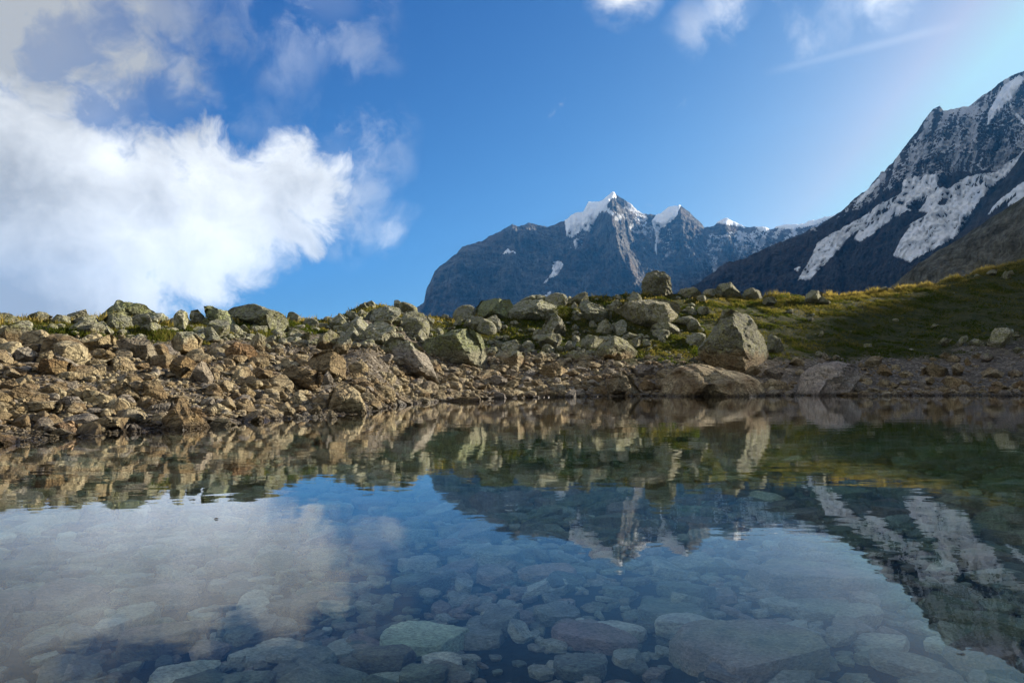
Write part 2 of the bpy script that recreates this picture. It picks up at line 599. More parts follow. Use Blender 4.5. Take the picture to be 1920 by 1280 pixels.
M_ROCK, M_BED, M_GROUND, M_SNOW, M_GRASS, M_WATER = mat_shore_rock(), mat_bed_rock(), mat_ground(), mat_snow(), mat_grass(), mat_water()

# ------------------------------------------------------------------ terrain: shore line and crest all round the lake, by azimuth
WATER_PX = [(-200, 870), (0, 832), (130, 818), (300, 806), (400, 797), (520, 784), (620, 779), (690, 773), (760, 757), (850, 750), (950, 746), (1100, 743),
            (1300, 741.5), (1500, 741), (1700, 741.5), (1920, 742), (2100, 743)]
CREST_PX = [(-200, 618, 22), (0, 604, 24), (60, 600, 25), (130, 600, 26), (200, 602, 28), (300, 603, 30), (430, 602, 33), (550, 601, 38), (610, 601, 41), (660, 586, 44), (690, 572, 45),
            (720, 574, 46), (760, 582, 48), (800, 593, 50), (850, 595, 52), (890, 592, 54), (960, 577, 56), (1050, 564, 58), (1130, 556, 60), (1200, 551, 62), (1260, 553, 63),
            (1330, 554, 65), (1400, 557, 67), (1480, 557, 69), (1540, 557, 71), (1600, 553, 73), (1680, 544, 76), (1760, 531, 79), (1840, 509, 82), (1920, 488, 86), (2100, 450, 90)]


def az_of(d):
    return np.arctan2(d[..., 0], d[..., 1])


_w = np.array(WATER_PX, float)
_d = pix_dir(_w[:, 0], _w[:, 1])
_az = np.degrees(az_of(_d))
_rw = -CAM_H * np.hypot(_d[:, 0], _d[:, 1]) / _d[:, 2]
AZ_W = np.concatenate([[-180, -150, -120, -90, -60], _az, [60, 80, 100, 120, 150, 180]])
R_W = np.concatenate([[2.0, 2.2, 3.6, 6.0, 8.0], _rw, [43, 36, 26, 12, 3, 2.0]])
_c = np.array(CREST_PX, float)
_d = pix_dir(_c[:, 0], _c[:, 1])
_az = np.degrees(az_of(_d))
_h = np.hypot(_d[:, 0], _d[:, 1])
_rc = _c[:, 2] / (_d[:, 1] / _h)
_zc = CAM_H + _rc * _d[:, 2] / _h
AZ_C = np.concatenate([[-180, -130, -90, -60], _az, [60, 90, 120, 150, 180]])
R_C = np.concatenate([[22, 22, 22, 24], _rc, [110, 100, 60, 30, 22]])
Z_C = np.concatenate([[3.0, 3.0, 2.8, 2.9], _zc, [26, 28, 14, 5, 3.0]])
PROF = (np.array([-180, -30, -10, 5, 18, 30, 50, 180]), np.array([1.1, 1.1, 1.12, 1.2, 1.35, 1.6, 1.6, 1.2]))
GRASS_T = (np.array([-180, -37, -25, -17, -9, -4, 2, 10, 20, 28, 36, 180]), np.array([0.72, 0.72, 0.72, 0.72, 0.80, 0.60, 0.45, 0.40, 0.36, 0.36, 0.43, 0.4]))


def terrain_params(X, Y):
    az = np.degrees(np.arctan2(X, Y))
    r = np.hypot(X, Y)
    return az, r, np.interp(az, AZ_W, R_W), np.interp(az, AZ_C, R_C), np.interp(az, AZ_C, Z_C), np.interp(az, *PROF)


def ground_z(X, Y, rough=True):
    X, Y = np.asarray(X, float), np.asarray(Y, float)
    az, r, rw, rc, zc, e = terrain_params(X, Y)
    t = np.clip((r - rw) / (rc - rw), 0, 1)
    up = zc * t ** e
    beyond = np.maximum(r - rc, 0)
    up = up - 0.004 * np.minimum(beyond, 40) ** 2 - 0.32 * np.maximum(beyond - 40, 0)
    u = np.maximum(rw - r, 0)
    dm = 0.26 + 0.050 * np.minimum(r, 14)
    bed = -dm * (1 - np.exp(-u * 0.22 / dm))
    z = np.where(r > rw, up, bed)
    if rough:
        P = np.stack([X, Y, np.zeros_like(X)], -1)
        w = sstep(0.0, 8.0, r - rw) * (1 - 0.75 * sstep(0.75, 1.0, t))
        w = np.where(r > rc, 0.25 + 0.75 * sstep(0, 20, r - rc), w)
        z = z + w * (0.30 * fbm(P * 0.33, 4, 5) + 0.14 * fbm(P * 1.6, 3, 9)) + 0.035 * fbm(P * 3.1, 3, 11) * sstep(0, 0.5, np.abs(r - rw))
    return z


def grass_amount(X, Y):
    az, r, rw, rc, zc, e = terrain_params(X, Y)
    t = (r - rw) / (rc - rw)
    P = np.stack([X, Y, np.zeros_like(X)], -1)
    n = fbm(P * 0.22, 4, 41) * 0.16 + fbm(P * 0.9, 3, 43) * 0.10
    n = n * np.where(az > 17, 0.45, 1.0)
    return sstep(-0.05, 0.06, t - np.interp(az, *GRASS_T) + n)


AZ_G = np.concatenate([np.arange(-180, -46, 3.0), np.arange(-46, 46, 0.15), np.arange(46, 180, 3.0)])
NR = 230
_t = np.linspace(0, 1, NR)
R_G = 0.15 + 140 * _t ** 2.1
R_G = np.concatenate([R_G, [180, 260, 400, 700, 1500, 4000, 9000, 16000]])
A, RR = np.meshgrid(np.radians(AZ_G), R_G, indexing='ij')
GX, GY = RR * np.sin(A), RR * np.cos(A)
GZ = ground_z(GX, GY)
GZ = np.maximum(GZ, -60 - 0.01 * np.minimum(RR, 8000))
gr_attr = grass_amount(GX, GY)
gr_attr = np.where(RR > 150, 1, gr_attr)
ground = mesh_obj('ground', np.stack([GX, GY, GZ], -1).reshape(-1, 3), grid_faces(len(AZ_G), len(R_G), True), M_GROUND, smooth=True, attrs={'grass': gr_attr.ravel()})
tag(ground, kind='structure')


def hit_ground(x, y, level=-0.02):
    """Where the ray of a photo pixel first meets the ground (or the water level); falls back to the crest."""
    d = pix_dir(x, y)
    h = math.hypot(d[0], d[1])
    rr = np.concatenate([np.arange(1.5, 30, 0.05), np.arange(30, 110, 0.1)])
    X, Y, Z = rr * d[0] / h, rr * d[1] / h, CAM_H + rr * d[2] / h
    g = np.maximum(ground_z(X, Y), level)
    k = np.nonzero(Z <= g)[0]
    if len(k):
        return X[k[0]], Y[k[0]], Z[k[0]]
    az = math.degrees(math.atan2(d[0], d[1]))
    rc = float(np.interp(az, AZ_C, R_C)) - 0.5
    return rc * d[0] / h, rc * d[1] / h, CAM_H + rc * d[2] / h - 1e-3


# ------------------------------------------------------------------ water
na = 360
aw = np.radians(np.linspace(-180, 180, na, endpoint=False))
rw = np.interp(np.degrees(aw), AZ_W, R_W) + 1.0
top = np.stack([rw * np.sin(aw), rw * np.cos(aw), np.zeros(na)], -1)
bot = top.copy()
bot[:, 2] = -4
bm = bmesh.new()
vt = [bm.verts.new(p) for p in top]
vb = [bm.verts.new(p) for p in bot]
ct, cb = bm.verts.new((0, 0, 0)), bm.verts.new((0, 0, -4))
for i in range(na):
    j = (i + 1) % na
    bm.faces.new((ct, vt[j], vt[i]))
    bm.faces.new((cb, vb[i], vb[j]))
    bm.faces.new((vt[i], vt[j], vb[j], vb[i]))
bmesh.ops.recalc_face_normals(bm, faces=bm.faces)
me = bpy.data.meshes.new('lake_water')
bm.to_mesh(me)
bm.free()
me.materials.append(M_WATER)
water = bpy.data.objects.new('lake_water', me)
COL.objects.link(water)
tag(water, kind='structure')

# ------------------------------------------------------------------ mountains


def in_poly(px, py, poly):
    poly = np.asarray(poly, float)
    inside = np.zeros(px.shape, bool)
    n = len(poly)
    for i in range(n):
        x0, y0 = poly[i]
        x1, y1 = poly[(i + 1) % n]
        c = ((y0 > py) != (y1 > py)) & (px < (x1 - x0) * (py - y0) / (y1 - y0 + 1e-12) + x0)
        inside ^= c
    return inside


def blur(a, n):
    for _ in range(n):
        p = np.pad(a, 1, mode='edge')
        a = (p[:-2, 1:-1] + p[2:, 1:-1] + p[1:-1, :-2] + p[1:-1, 2:] + 2 * p[1:-1, 1:-1]) / 6
    return a


def build_mountain(name, skyline, mat, base_z, run, nu, nv, amp, lens, seed, jag=2.0, ribs=(), solid=(), holes=(), dust=(), snow_cut=None, steep=1.0, ice_lift=14.0, led=0.0):
    """skyline: (photo x, photo y, distance) along the ridge. Builds front face, back face and lying ice as children."""
    s = np.array(skyline, float)
    ux = np.linspace(s[0, 0], s[-1, 0], nu)
    uy = np.interp(ux, s[:, 0], s[:, 1])
    uD = np.interp(ux, s[:, 0], s[:, 2])
    q = np.stack([ux / 13, np.full(nu, seed * 3.1), np.zeros(nu)], -1)
    uy = uy + jag * (fbm(q, 5, seed, 0.65) * 1.8 - 0.5 * ridged(q * 1.7, 3, seed + 2))
    d = pix_dir(ux, uy)
    h = np.hypot(d[:, 0], d[:, 1])
    ex, ey = d[:, 0] / h, d[:, 1] / h
    zr = CAM_H + uD * d[:, 2] / h
    nb = 10
    v = np.concatenate([-np.linspace(1, 0, nb, endpoint=False), np.linspace(0, 1, nv) ** 1.0])
    V = v[None, :]
    Zr, D = zr[:, None], uD[:, None]
    vf = np.maximum(V, 0)
    Z = Zr + (base_z - Zr) * np.abs(V)
    dist = D - run * (Zr - base_z) * vf ** steep + np.maximum(-V, 0) * 0.8 * (Zr - base_z)
    arc = np.cumsum(np.concatenate([[0], np.hypot(np.diff(ex * uD), np.diff(ey * uD))]))[:, None] + 0 * V
    L1, L2 = lens
    q = np.stack([arc / L1 + 0.25 * Z / L2, Z / L2, 0 * Z + seed], -1)
    warp = fbm(q * 0.7, 3, seed + 3)
    q[..., 0] += 0.5 * warp
    disp = amp * (ridged(q, 5, seed + 7, 0.55) - 0.25)
    q2 = np.stack([arc / (L1 * 0.35), Z / (L1 * 0.35), dist / (L1 * 0.35)], -1)
    disp = disp + amp * 0.75 * fbm(q2, 6, seed + 19, 0.62)
    q3 = np.stack([arc / (L1 * 0.10), Z / (L1 * 0.14), dist / (L1 * 0.10)], -1)
    disp = disp + amp * 0.16 * ridged(q3, 4, seed + 29, 0.6)
    if led:
        zz = (Z + 0.12 * arc) / led + 1.2 * warp
        disp = disp + 0.10 * amp * (zz - np.floor(zz)) * (0.5 + 0.5 * fbm(q2 * 0.4, 3, seed + 23))
    P = np.stack([ex[:, None] * dist, ey[:, None] * dist, Z], -1)
    px, py = project(P)
    for poly, wid, hgt in ribs:
        pl = np.array(poly, float)
        o = np.argsort(pl[:, 1])
        cx = np.interp(py, pl[o, 1], pl[o, 0])
        fade = sstep(pl[:, 1].min() - 12, pl[:, 1].min() + 15, py) * (1 - sstep(pl[:, 1].max() - 8, pl[:, 1].max() + 25, py))
        dxr = px - cx
        disp = disp + hgt * np.maximum(0, 1 - np.where(dxr < 0, -dxr / (0.7 * wid), dxr / (1.7 * wid))) * fade * (1 + 0.35 * fbm(q2 * 0.8, 3, seed + 31))
    taper = sstep(0.0, 0.10, vf) * 0.92 + 0.08 * (V > 0)
    dist = dist - disp * taper
    P = np.stack([ex[:, None] * dist, ey[:, None] * dist, Z], -1)
    px, py = project(P)
    # surface normal (approx) for the dusting of fresh snow
    du = np.gradient(P, axis=0)
    dv = np.gradient(P, axis=1)
    N = np.cross(dv, du)
    N /= np.linalg.norm(N, axis=-1, keepdims=True) + 1e-9
    N *= np.sign(N[..., 2:3] + 1e-9)
    jit = 5.0 * fbm(np.stack([px / 14, py / 14, 0 * px], -1), 4, seed + 50, 0.6)
    jx, jy = px + jit, py + 4.0 * fbm(np.stack([px / 12, py / 12, 0 * px + 9], -1), 4, seed + 60, 0.6)
    front = (V >= -0.25) & (px > -1e4)
    dmask = np.zeros(px.shape)
    for poly, a in dust:
        dmask = np.maximum(dmask, blur((in_poly(jx, jy, poly) & front).astype(float), 6) * a)
    conc = blur(disp, 3) - disp                       # gullies hold snow
    conc = np.clip(conc / (amp * 0.06 + 1e-6), -1.5, 1.5)
    nz = N[..., 2] - blur(N[..., 2], 10)
    sx = px + 0.35 * (py - 300) + 6 * fbm(np.stack([px / 30, py / 30, 0 * px + 3], -1), 3, seed + 79)
    veins = ridged(np.stack([sx / 13, py / 60, 0 * px], -1), 4, seed + 80, 0.6)
    patch = fbm(np.stack([sx / 16, py / 13, 0 * px + 5], -1), 5, seed + 83, 0.62)
    snow = dmask * (0.29 + 0.60 * np.clip(veins, -0.3, 0.8) + 0.42 * patch + 0.9 * np.clip(nz, -0.25, 0.25) + 0.12 * conc)
    sm = np.zeros(px.shape, bool)
    for poly in solid:
        sm |= in_poly(jx * 0.35 + px * 0.65, jy * 0.35 + py * 0.65, poly)
    for poly in holes:
        sm &= ~in_poly(jx * 0.4 + px * 0.6, jy * 0.4 + py * 0.6, poly)
    sm &= front
    n_cols = len(v)
    faces = grid_faces(nu, n_cols)
    ob = mesh_obj(name, P.reshape(-1, 3), faces, mat, smooth=False, attrs={'snow': np.clip(snow, 0, 1).ravel()})
    tag(ob, kind='structure')
    if sm.any():
        soft = blur(sm.astype(float), 4)
        lift = ice_lift * (0.25 + np.clip(soft * 2 - 0.9, 0, 1)) * (1 + 0.18 * ridged(np.stack([arc / (L1 * 0.14), Z / (L1 * 0.10), 0 * Z], -1), 4, seed + 91))
        PI_ = P.copy()
        PI_[..., 0] -= ex[:, None] * lift * 0.7
        PI_[..., 1] -= ey[:, None] * lift * 0.7
        PI_[..., 2] += lift * 0.7
        fm = sm.reshape(-1)[faces].sum(1) >= 3
        fs = faces[fm]
        # connected pieces -> one child each
        lab = np.zeros(px.shape, int)
        cur = 0
        todo = sm.copy()
        for (a, b) in np.argwhere(sm):
            if not todo[a, b]:
                continue
            cur += 1
            st = [(a, b)]
            todo[a, b] = False
            while st:
                i, j = st.pop()
                lab[i, j] = cur
                for ii, jj in ((i - 1, j), (i + 1, j), (i, j - 1), (i, j + 1), (i + 1, j + 1), (i - 1, j - 1)):
                    if 0 <= ii < nu and 0 <= jj < n_cols and todo[ii, jj]:
                        todo[ii, jj] = False
                        st.append((ii, jj))
        fl_ = lab.reshape(-1)[fs].max(1)
        for c in range(1, cur + 1):
            ff = fs[fl_ == c]
            if len(ff) < 12:
                continue
            used, inv = np.unique(ff, return_inverse=True)
            big = len(ff) > 900
            mesh_obj('glacier' if big else 'snowfield', PI_.reshape(-1, 3)[used], inv.reshape(ff.shape), M_SNOW, parent=ob, smooth=True)
    return ob


M_MT_A = mat_mountain('far_limestone', (0.035, 0.036, 0.040), (0.26, 0.244, 0.222), 420, (0.18, 0.125, 0.095), bump=120)
M_MT_B = mat_mountain('dark_gneiss', (0.030, 0.031, 0.034), (0.13, 0.125, 0.12), 260, (0.11, 0.085, 0.07), bump=80)
M_MT_C = mat_mountain('mossy_crag', (0.085, 0.086, 0.068), (0.27, 0.265, 0.21), 42, (0.12, 0.12, 0.05), bump=10)

SKY_A = [(690, 640, 7200), (740, 606, 7200), (775, 582, 7200), (795, 566, 7244), (800, 540, 7255), (815, 510, 7288), (840, 490, 7343), (868, 463, 7404), (880, 459, 7431), (905, 451, 7486),
         (938, 433, 7558), (960, 420, 7607), (975, 424, 7640), (990, 417, 7673), (1003, 420, 7701), (1027, 426, 7754), (1045, 419, 7794), (1060, 415, 7827), (1072, 406, 7853), (1093, 398, 7899),
         (1103, 384, 7921), (1122, 382, 7963), (1135, 374, 7992), (1149, 363, 8022), (1153, 362, 8031), (1165, 371, 8058), (1185, 383, 8102), (1205, 402, 8146), (1222, 404, 8183), (1232, 404, 8205),
         (1256, 391, 8258), (1277, 386, 8304), (1300, 404, 8355), (1320, 427, 8399), (1335, 425, 8432), (1345, 416, 8454), (1360, 411, 8487), (1385, 421, 8542), (1400, 427, 8575), (1415, 427, 8608),
         (1446, 430, 8676), (1480, 424, 8751), (1510, 421, 8817), (1540, 412, 8883), (1570, 402, 8949), (1620, 395, 9059)]
SNOW_A = [
    [(1060, 428), (1058, 412), (1072, 402), (1092, 396), (1102, 380), (1122, 378), (1135, 370), (1150, 358), (1157, 372), (1146, 374), (1140, 384), (1138, 394), (1124, 402), (1115, 418), (1106, 436), (1092, 433), (1076, 448), (1062, 443)],
    [(1125, 395), (1142, 391), (1158, 408), (1146, 405), (1134, 399)],
    [(1035, 495), (1048, 490), (1057, 497), (1045, 517), (1015, 537), (1025, 525), (1036, 510)],
    [(1020, 557), (1030, 547), (1035, 545), (1028, 560)],
    [(941, 479), (952, 467), (956, 473), (962, 470), (973, 477), (958, 475)],
    [(1221, 416), (1232, 402), (1256, 387), (1278, 383), (1273, 396), (1264, 413), (1251, 424), (1238, 433), (1234, 450), (1231, 482), (1227, 470), (1229, 445), (1225, 428)],
    [(1338, 420), (1359, 405), (1392, 421), (1400, 430), (1372, 424), (1352, 421)],
    [(1446, 428), (1480, 420), (1512, 417), (1545, 408), (1575, 400), (1560, 412), (1515, 428), (1480, 432)],
    [(1415, 425), (1446, 427), (1436, 436), (1428, 437)],
    [(1075, 452), (1088, 447), (1084, 460), (1078, 470)],
]
DUST_A = [([(1140, 372), (1170, 372), (1215, 405), (1225, 440), (1190, 440), (1150, 410)], 1.05),
          ([(1215, 420), (1260, 425), (1270, 470), (1235, 500), (1200, 460)], 0.70),
          ([(1330, 440), (1420, 428), (1560, 410), (1560, 470), (1450, 500), (1340, 520), (1320, 480)], 0.95),
          ([(1070, 430), (1110, 430), (1100, 470), (1060, 470)], 0.5), ([(1280, 440), (1330, 430), (1330, 500), (1290, 500)], 0.6)]
RIBS_A = [([(1150, 395), (1147, 440), (1158, 490), (1195, 550), (1215, 570)], 52, 620), ([(875, 458), (868, 490), (850, 540)], 30, 260), ([(960, 420), (975, 445), (985, 460)], 26, 240),
          ([(952, 476), (950, 510), (945, 540)], 24, 260), ([(1105, 440), (1100, 470)], 22, 200), ([(1275, 390), (1280, 440), (1300, 500)], 40, 200), ([(1360, 415), (1365, 460)], 34, 150),
          ([(810, 520), (815, 560)], 20, 120)]
mt_a = build_mountain('mountain_massif', SKY_A, M_MT_A, -500, 0.62, 760, 170, 260, (560, 1900), 3, jag=2.6, ribs=RIBS_A, solid=SNOW_A, dust=DUST_A, led=110, ice_lift=22)

SKY_B = [(1180, 640, 5200), (1285, 548, 5200), (1330, 516, 5150), (1360, 494, 5100), (1395, 486, 5000), (1425, 470, 5000), (1450, 458, 4900), (1490, 444, 4850), (1513, 433, 4800), (1545, 417, 4700), (1580, 394, 4600),
         (1605, 372, 4550), (1625, 357, 4500), (1650, 327, 4450), (1652, 322, 4450), (1658, 323, 4450), (1675, 303, 4400), (1700, 271, 4350), (1725, 239, 4300), (1742, 213, 4250), (1750, 204, 4250), (1762, 200, 4250),
         (1770, 208, 4250), (1790, 205, 4200), (1815, 200, 4150), (1835, 184, 4100), (1855, 172, 4050), (1880, 152, 4000), (1905, 139, 3950), (1920, 133, 3900), (1990, 105, 3850), (2080, 120, 3800), (2200, 160, 3700), (2400, 260, 3600)]
SNOW_B = [
    [(1693, 340), (1717, 333), (1765, 326), (1758, 347), (1776, 357), (1810, 333), (1841, 327), (1865, 326), (1910, 292), (1990, 235), (1960, 290), (1900, 320), (1858, 354), (1824, 395), (1810, 419), (1791, 447), (1755, 467),
     (1707, 493), (1674, 481), (1686, 457), (1707, 422), (1741, 402), (1721, 397), (1700, 398), (1672, 412), (1638, 440), (1611, 455), (1599, 450), (1611, 433), (1590, 447), (1576, 467), (1556, 488), (1518, 526), (1494, 527),
     (1514, 495), (1532, 457), (1559, 440), (1617, 409), (1642, 388), (1690, 364)],
    [(1487, 505), (1503, 501), (1496, 511)],
    [(1852, 214), (1880, 165), (1912, 142), (1920, 150), (1900, 185), (1870, 215), (1850, 240)],
    [(1889, 186), (1894, 186), (1900, 208), (1925, 232), (1920, 238), (1896, 214)],
    [(1606, 380), (1628, 356), (1650, 334), (1652, 342), (1625, 372), (1600, 392)],
]
HOLES_B = [[(1700, 393), (1717, 378), (1736, 381), (1721, 397)], [(1757, 386), (1765, 375), (1777, 376), (1770, 387)], [(1763, 330), (1790, 318), (1836, 322), (1806, 336), (1776, 357), (1758, 350)]]
DUST_B = [([(1513, 430), (1650, 320), (1755, 195), (1860, 165), (1925, 125), (1990, 95), (1990, 330), (1850, 320), (1760, 330), (1690, 350), (1640, 372), (1570, 415), (1530, 436)], 1.0),
          ([(1545, 412), (1650, 325), (1690, 345), (1610, 395)], 1.1), ([(1700, 215), (1770, 200), (1860, 180), (1860, 300), (1760, 310), (1700, 310)], 1.12)]
mt_b = build_mountain('snow_mountain', SKY_B, M_MT_B, -400, 0.60, 640, 330, 130, (300, 1100), 12, jag=2.0, solid=SNOW_B, holes=HOLES_B, dust=DUST_B, led=70, ice_lift=12,
                      ribs=[([(1762, 205), (1800, 300), (1840, 340)], 60, 120), ([(1880, 190), (1900, 300)], 40, 90), ([(1650, 330), (1690, 420), (1690, 520)], 50, 110)])

SKY_B2 = [(1640, 640, 2650), (1735, 505, 2620), (1770, 468, 2600), (1793, 445, 2600), (1812, 425, 2580), (1835, 398, 2560), (1860, 366, 2540), (1890, 328, 2520), (1920, 284, 2500), (1990, 190, 2450), (2100, 120, 2400), (2300, 200, 2300)]
mt_b2 = build_mountain('rock_buttress', SKY_B2, M_MT_B, -200, 0.55, 260, 150, 45, (160, 500), 23, jag=1.5, led=50, ice_lift=7,
                       solid=[[(1848, 408), (1870, 380), (1905, 352), (1930, 336), (1960, 320), (1960, 372), (1905, 384), (1885, 388), (1912, 362), (1880, 385)]])

# the near crag on the right: its slope climbs on out of the frame and stands between the low sun and the lake
UH = np.array([-math.cos(SUN_AZ), math.sin(SUN_AZ), 0.0])
WV = np.array([-math.sin(SUN_AZ) * math.sin(SUN_EL), -math.cos(SUN_AZ) * math.sin(SUN_EL), math.cos(SUN_EL)])
SHADE_EDGE = [(-60, 34), (-5, 8.5), (3, 1.8), (9, 1.0), (12.6, 0.4), (13.8, -0.9), (19, -2.7), (22.3, -4.8), (26, -7.5), (29, -9.5), (34, -10.3), (39.5, -10.9), (43, -11.2), (45, -13.2), (46.4, -16.2), (49, -17.2), (60, -21), (75, -27), (95, -36)]      # shadow line, seen along the sun
crag = []
for u, w in SHADE_EDGE[::-1]:
    E = u * UH + w * WV + 460 * S_DIR
    crag.append((math.degrees(math.atan2(E[0], E[1])), math.hypot(E[0], E[1]), E[2]))
SKY_C = [(1600, 600), (1640, 560), (1680, 530), (1700, 513), (1722, 494), (1760, 470), (1800, 447), (1835, 425), (1862, 405), (1890, 388), (1920, 368), (1960, 345)]
dC = pix_dir([a for a, b in SKY_C], [b for a, b in SKY_C])
hC = np.hypot(dC[:, 0], dC[:, 1])
azC = list(np.degrees(az_of(dC))) + [a for a, b, c in crag] + [95, 125, 150]
rC = list(np.interp(np.arange(len(SKY_C)), [0, len(SKY_C) - 1], [640, 560])) + [b for a, b, c in crag] + [380, 350, 330]
zC = list(CAM_H + np.array(rC[:len(SKY_C)]) * dC[:, 2] / hC) + [c for a, b, c in crag] + [300, 240, 120]
nu, nv = 520, 120
ua = np.concatenate([np.linspace(azC[0], 40, 330), np.linspace(40.2, 150, nu - 330)])
ur, uz = np.interp(ua, azC, rC), np.interp(ua, azC, zC)
v = np.concatenate([-np.linspace(1, 0, 8, endpoint=False), np.linspace(0, 1, nv)])[None, :]
ext = (uz - (-40))[:, None]
Zc = uz[:, None] - ext * np.abs(v)
dist = ur[:, None] - np.maximum(v, 0) * np.minimum(1.15 * ext, ur[:, None] - 170) + np.maximum(-v, 0) * ext * 1.0
arc = np.radians(ua)[:, None] * 480 + 0 * v
q = np.stack([arc / 42 + Zc / 70, Zc / 55 - arc / 200, 0 * Zc], -1)
dsp = (12 * (ridged(q, 5, 71, 0.6) - 0.2) + 5 * fbm(np.stack([arc, Zc, dist], -1) / 9, 5, 77, 0.6)) * sstep(0, 0.10, np.maximum(v, 0))
dist = dist - dsp
ex, ey = np.sin(np.radians(ua))[:, None], np.cos(np.radians(ua))[:, None]
P = np.stack([ex * dist, ey * dist, Zc + 0.15 * dsp * (v > 0) + 0.9 * fbm(np.stack([arc / 6, 0 * Zc, 0 * Zc], -1), 3, 78) * (ua[:, None] < 45) * sstep(-.3, 0, v) * (1 - sstep(0, .1, v))], -1)
crag_o = mesh_obj('rocky_slope', P.reshape(-1, 3), grid_faces(nu, v.shape[1]), M_MT_C, smooth=True, attrs={'snow': np.zeros(P.shape[0] * P.shape[1])})
tag(crag_o, kind='structure')

# small dark hill far off beyond the left crest
HILL = [(-420, 620, 900), (-200, 588, 900), (-80, 580, 900), (0, 590, 900), (15, 594, 900), (60, 612, 900), (140, 640, 900)]
far_hill = build_mountain('far_hill', HILL, M_MT_C, -60, 1.2, 80, 30, 14, (60, 120), 33, jag=1.0)

# ------------------------------------------------------------------ rocks
ICO = {}


def ico(sub):
    if sub not in ICO:
        b = bmesh.new()
        bmesh.ops.create_icosphere(b, subdivisions=sub, radius=1)
        b.verts.ensure_lookup_table()
        ICO[sub] = (np.array([v.co[:] for v in b.verts]), np.array([[v.index for v in f.verts] for f in b.faces]))
        b.free()
    return ICO[sub]


def outline_radius(poly, th):
    """Distance from the origin to a polygon's edge along each angle."""
    poly = np.asarray(poly, float)
    c, s = np.cos(th), np.sin(th)
    best = np.zeros_like(th)
    n = len(poly)
    for i in range(n):
        p, e = poly[i], poly[(i + 1) % n] - poly[i]
        den = c * e[1] - s * e[0]
        den = np.where(np.abs(den) < 1e-9, 1e-9, den)
        t = (p[0] * e[1] - p[1] * e[0]) / den
        k = (p[0] * s - p[1] * c) / den
        ok = (t > 0) & (k >= -1e-6) & (k <= 1 + 1e-6)
        best = np.where(ok & (t > best), t, best)
    m = best <= 0
    if m.any():
        best[m] = np.median(best[~m]) if (~m).any() else 1
    return best


def finish_rock(P, size, rng, seed, rough=1.0, strata=1.0, chunk=0.45):
    """Adds broken relief to a rock of about this size: chips, bedding steps, fine grain."""
    nrm = P / (np.linalg.norm(P, axis=1, keepdims=True) + 1e-9)
    q = P / size + seed * 1.37
    ax = rng.normal(size=3)
    ax /= np.linalg.norm(ax)
    lay = (P @ ax) / size * rng.uniform(5, 9) + 0.9 * fbm(q * 1.3, 3, seed)
    saw = lay - np.floor(lay)
    K = 26
    sd = rng.normal(size=(K, 3))
    sd = sd / np.linalg.norm(sd, axis=1, keepdims=True) * np.abs(P).max(0) * rng.uniform(0.55, 1.0, (K, 1))
    pw = P + 0.10 * size * np.stack([fbm(q * 2 + k_, 3, seed + k_) for k_ in (0, 5, 9)], -1)
    sc_ = np.array([1, 1, rng.uniform(1.0, 2.0)])
    dd = np.linalg.norm((pw[:, None] - sd[None]) * sc_, axis=2)
    o2 = np.argpartition(dd, 1, axis=1)[:, :2]
    f12 = np.take_along_axis(dd, o2, 1)
    f1, f2 = f12.min(1), f12.max(1)
    cell = np.where(f12[:, 0] <= f12[:, 1], o2[:, 0], o2[:, 1])
    off = rng.uniform(-0.05, 0.03, K)[cell]
    crack = -0.055 * np.exp(-(f2 - f1) / (0.035 * size))
    P = P + nrm * ((off + crack) * size * rough * chunk)[:, None]
    d = 0.055 * fbm(q * 2.2, 4, seed + 1, 0.55) + 0.030 * (ridged(q * 2.8, 3, seed + 2) - 0.3) + 0.022 * strata * (saw - 0.5)
    return P + nrm * (d * size * rough)[:, None]


def traced_rock(pts, Yc, az, rng, seed, sub, depth_k=1.0, sink=1.22, cut=(0.50, 0.84)):
    """A boulder whose outline, seen from the lake, follows the photograph; facets give it depth."""
    V, Fc = ico(sub)
    poly = np.asarray(pts, float)
    c = (poly.max(0) + poly.min(0)) / 2
    # centroid
    x, y = poly[:, 0], poly[:, 1]
    cr = x * np.roll(y, -1) - np.roll(x, -1) * y
    Aa = cr.sum() / 2
    if abs(Aa) > 1:
        c = np.array([((x + np.roll(x, -1)) * cr).sum() / (6 * Aa), ((y + np.roll(y, -1)) * cr).sum() / (6 * Aa)])
    k = Yc / F * 1.04
    loc = np.stack([(x - c[0]) * k, (c[1] - y) * k], -1)
    loc[:, 1] = np.where(loc[:, 1] < 0, loc[:, 1] * sink, loc[:, 1])
    th = np.arctan2(V[:, 2], V[:, 0])
    r = outline_radius(loc, th)
    rho = np.hypot(V[:, 0], V[:, 2])
    p = 2.7
    nn = (rho ** p + np.abs(V[:, 1]) ** p) ** (1 / p)
    w, h = np.ptp(loc[:, 0]), np.ptp(loc[:, 1])
    dep = depth_k * (0.30 * w + 0.22 * h) * rng.uniform(0.85, 1.1)
    rm = r / (r.mean() + 1e-9)
    P = np.stack([V[:, 0] / nn * r, V[:, 1] / nn * dep * (0.55 + 0.45 * rm), V[:, 2] / nn * r], -1)
    size = math.sqrt(w * h)
    for i in range(int(rng.integers(11, 16))):
        n = rng.normal(size=3)
        n[1] = (1 if i % 3 == 2 else -1) * (abs(n[1]) * 0.6 + 0.45)
        n[0] += 0.5 * rng.normal()
        n /= np.linalg.norm(n)
        s = P @ n
        lim = s.max() * rng.uniform(*cut)
        over = np.maximum(s - lim, 0)
        P[:, 1] -= over / n[1] * 0.96
    P = finish_rock(P, size, rng, seed, 0.75, 1.4, 0.55)
    return P, Fc, c, size


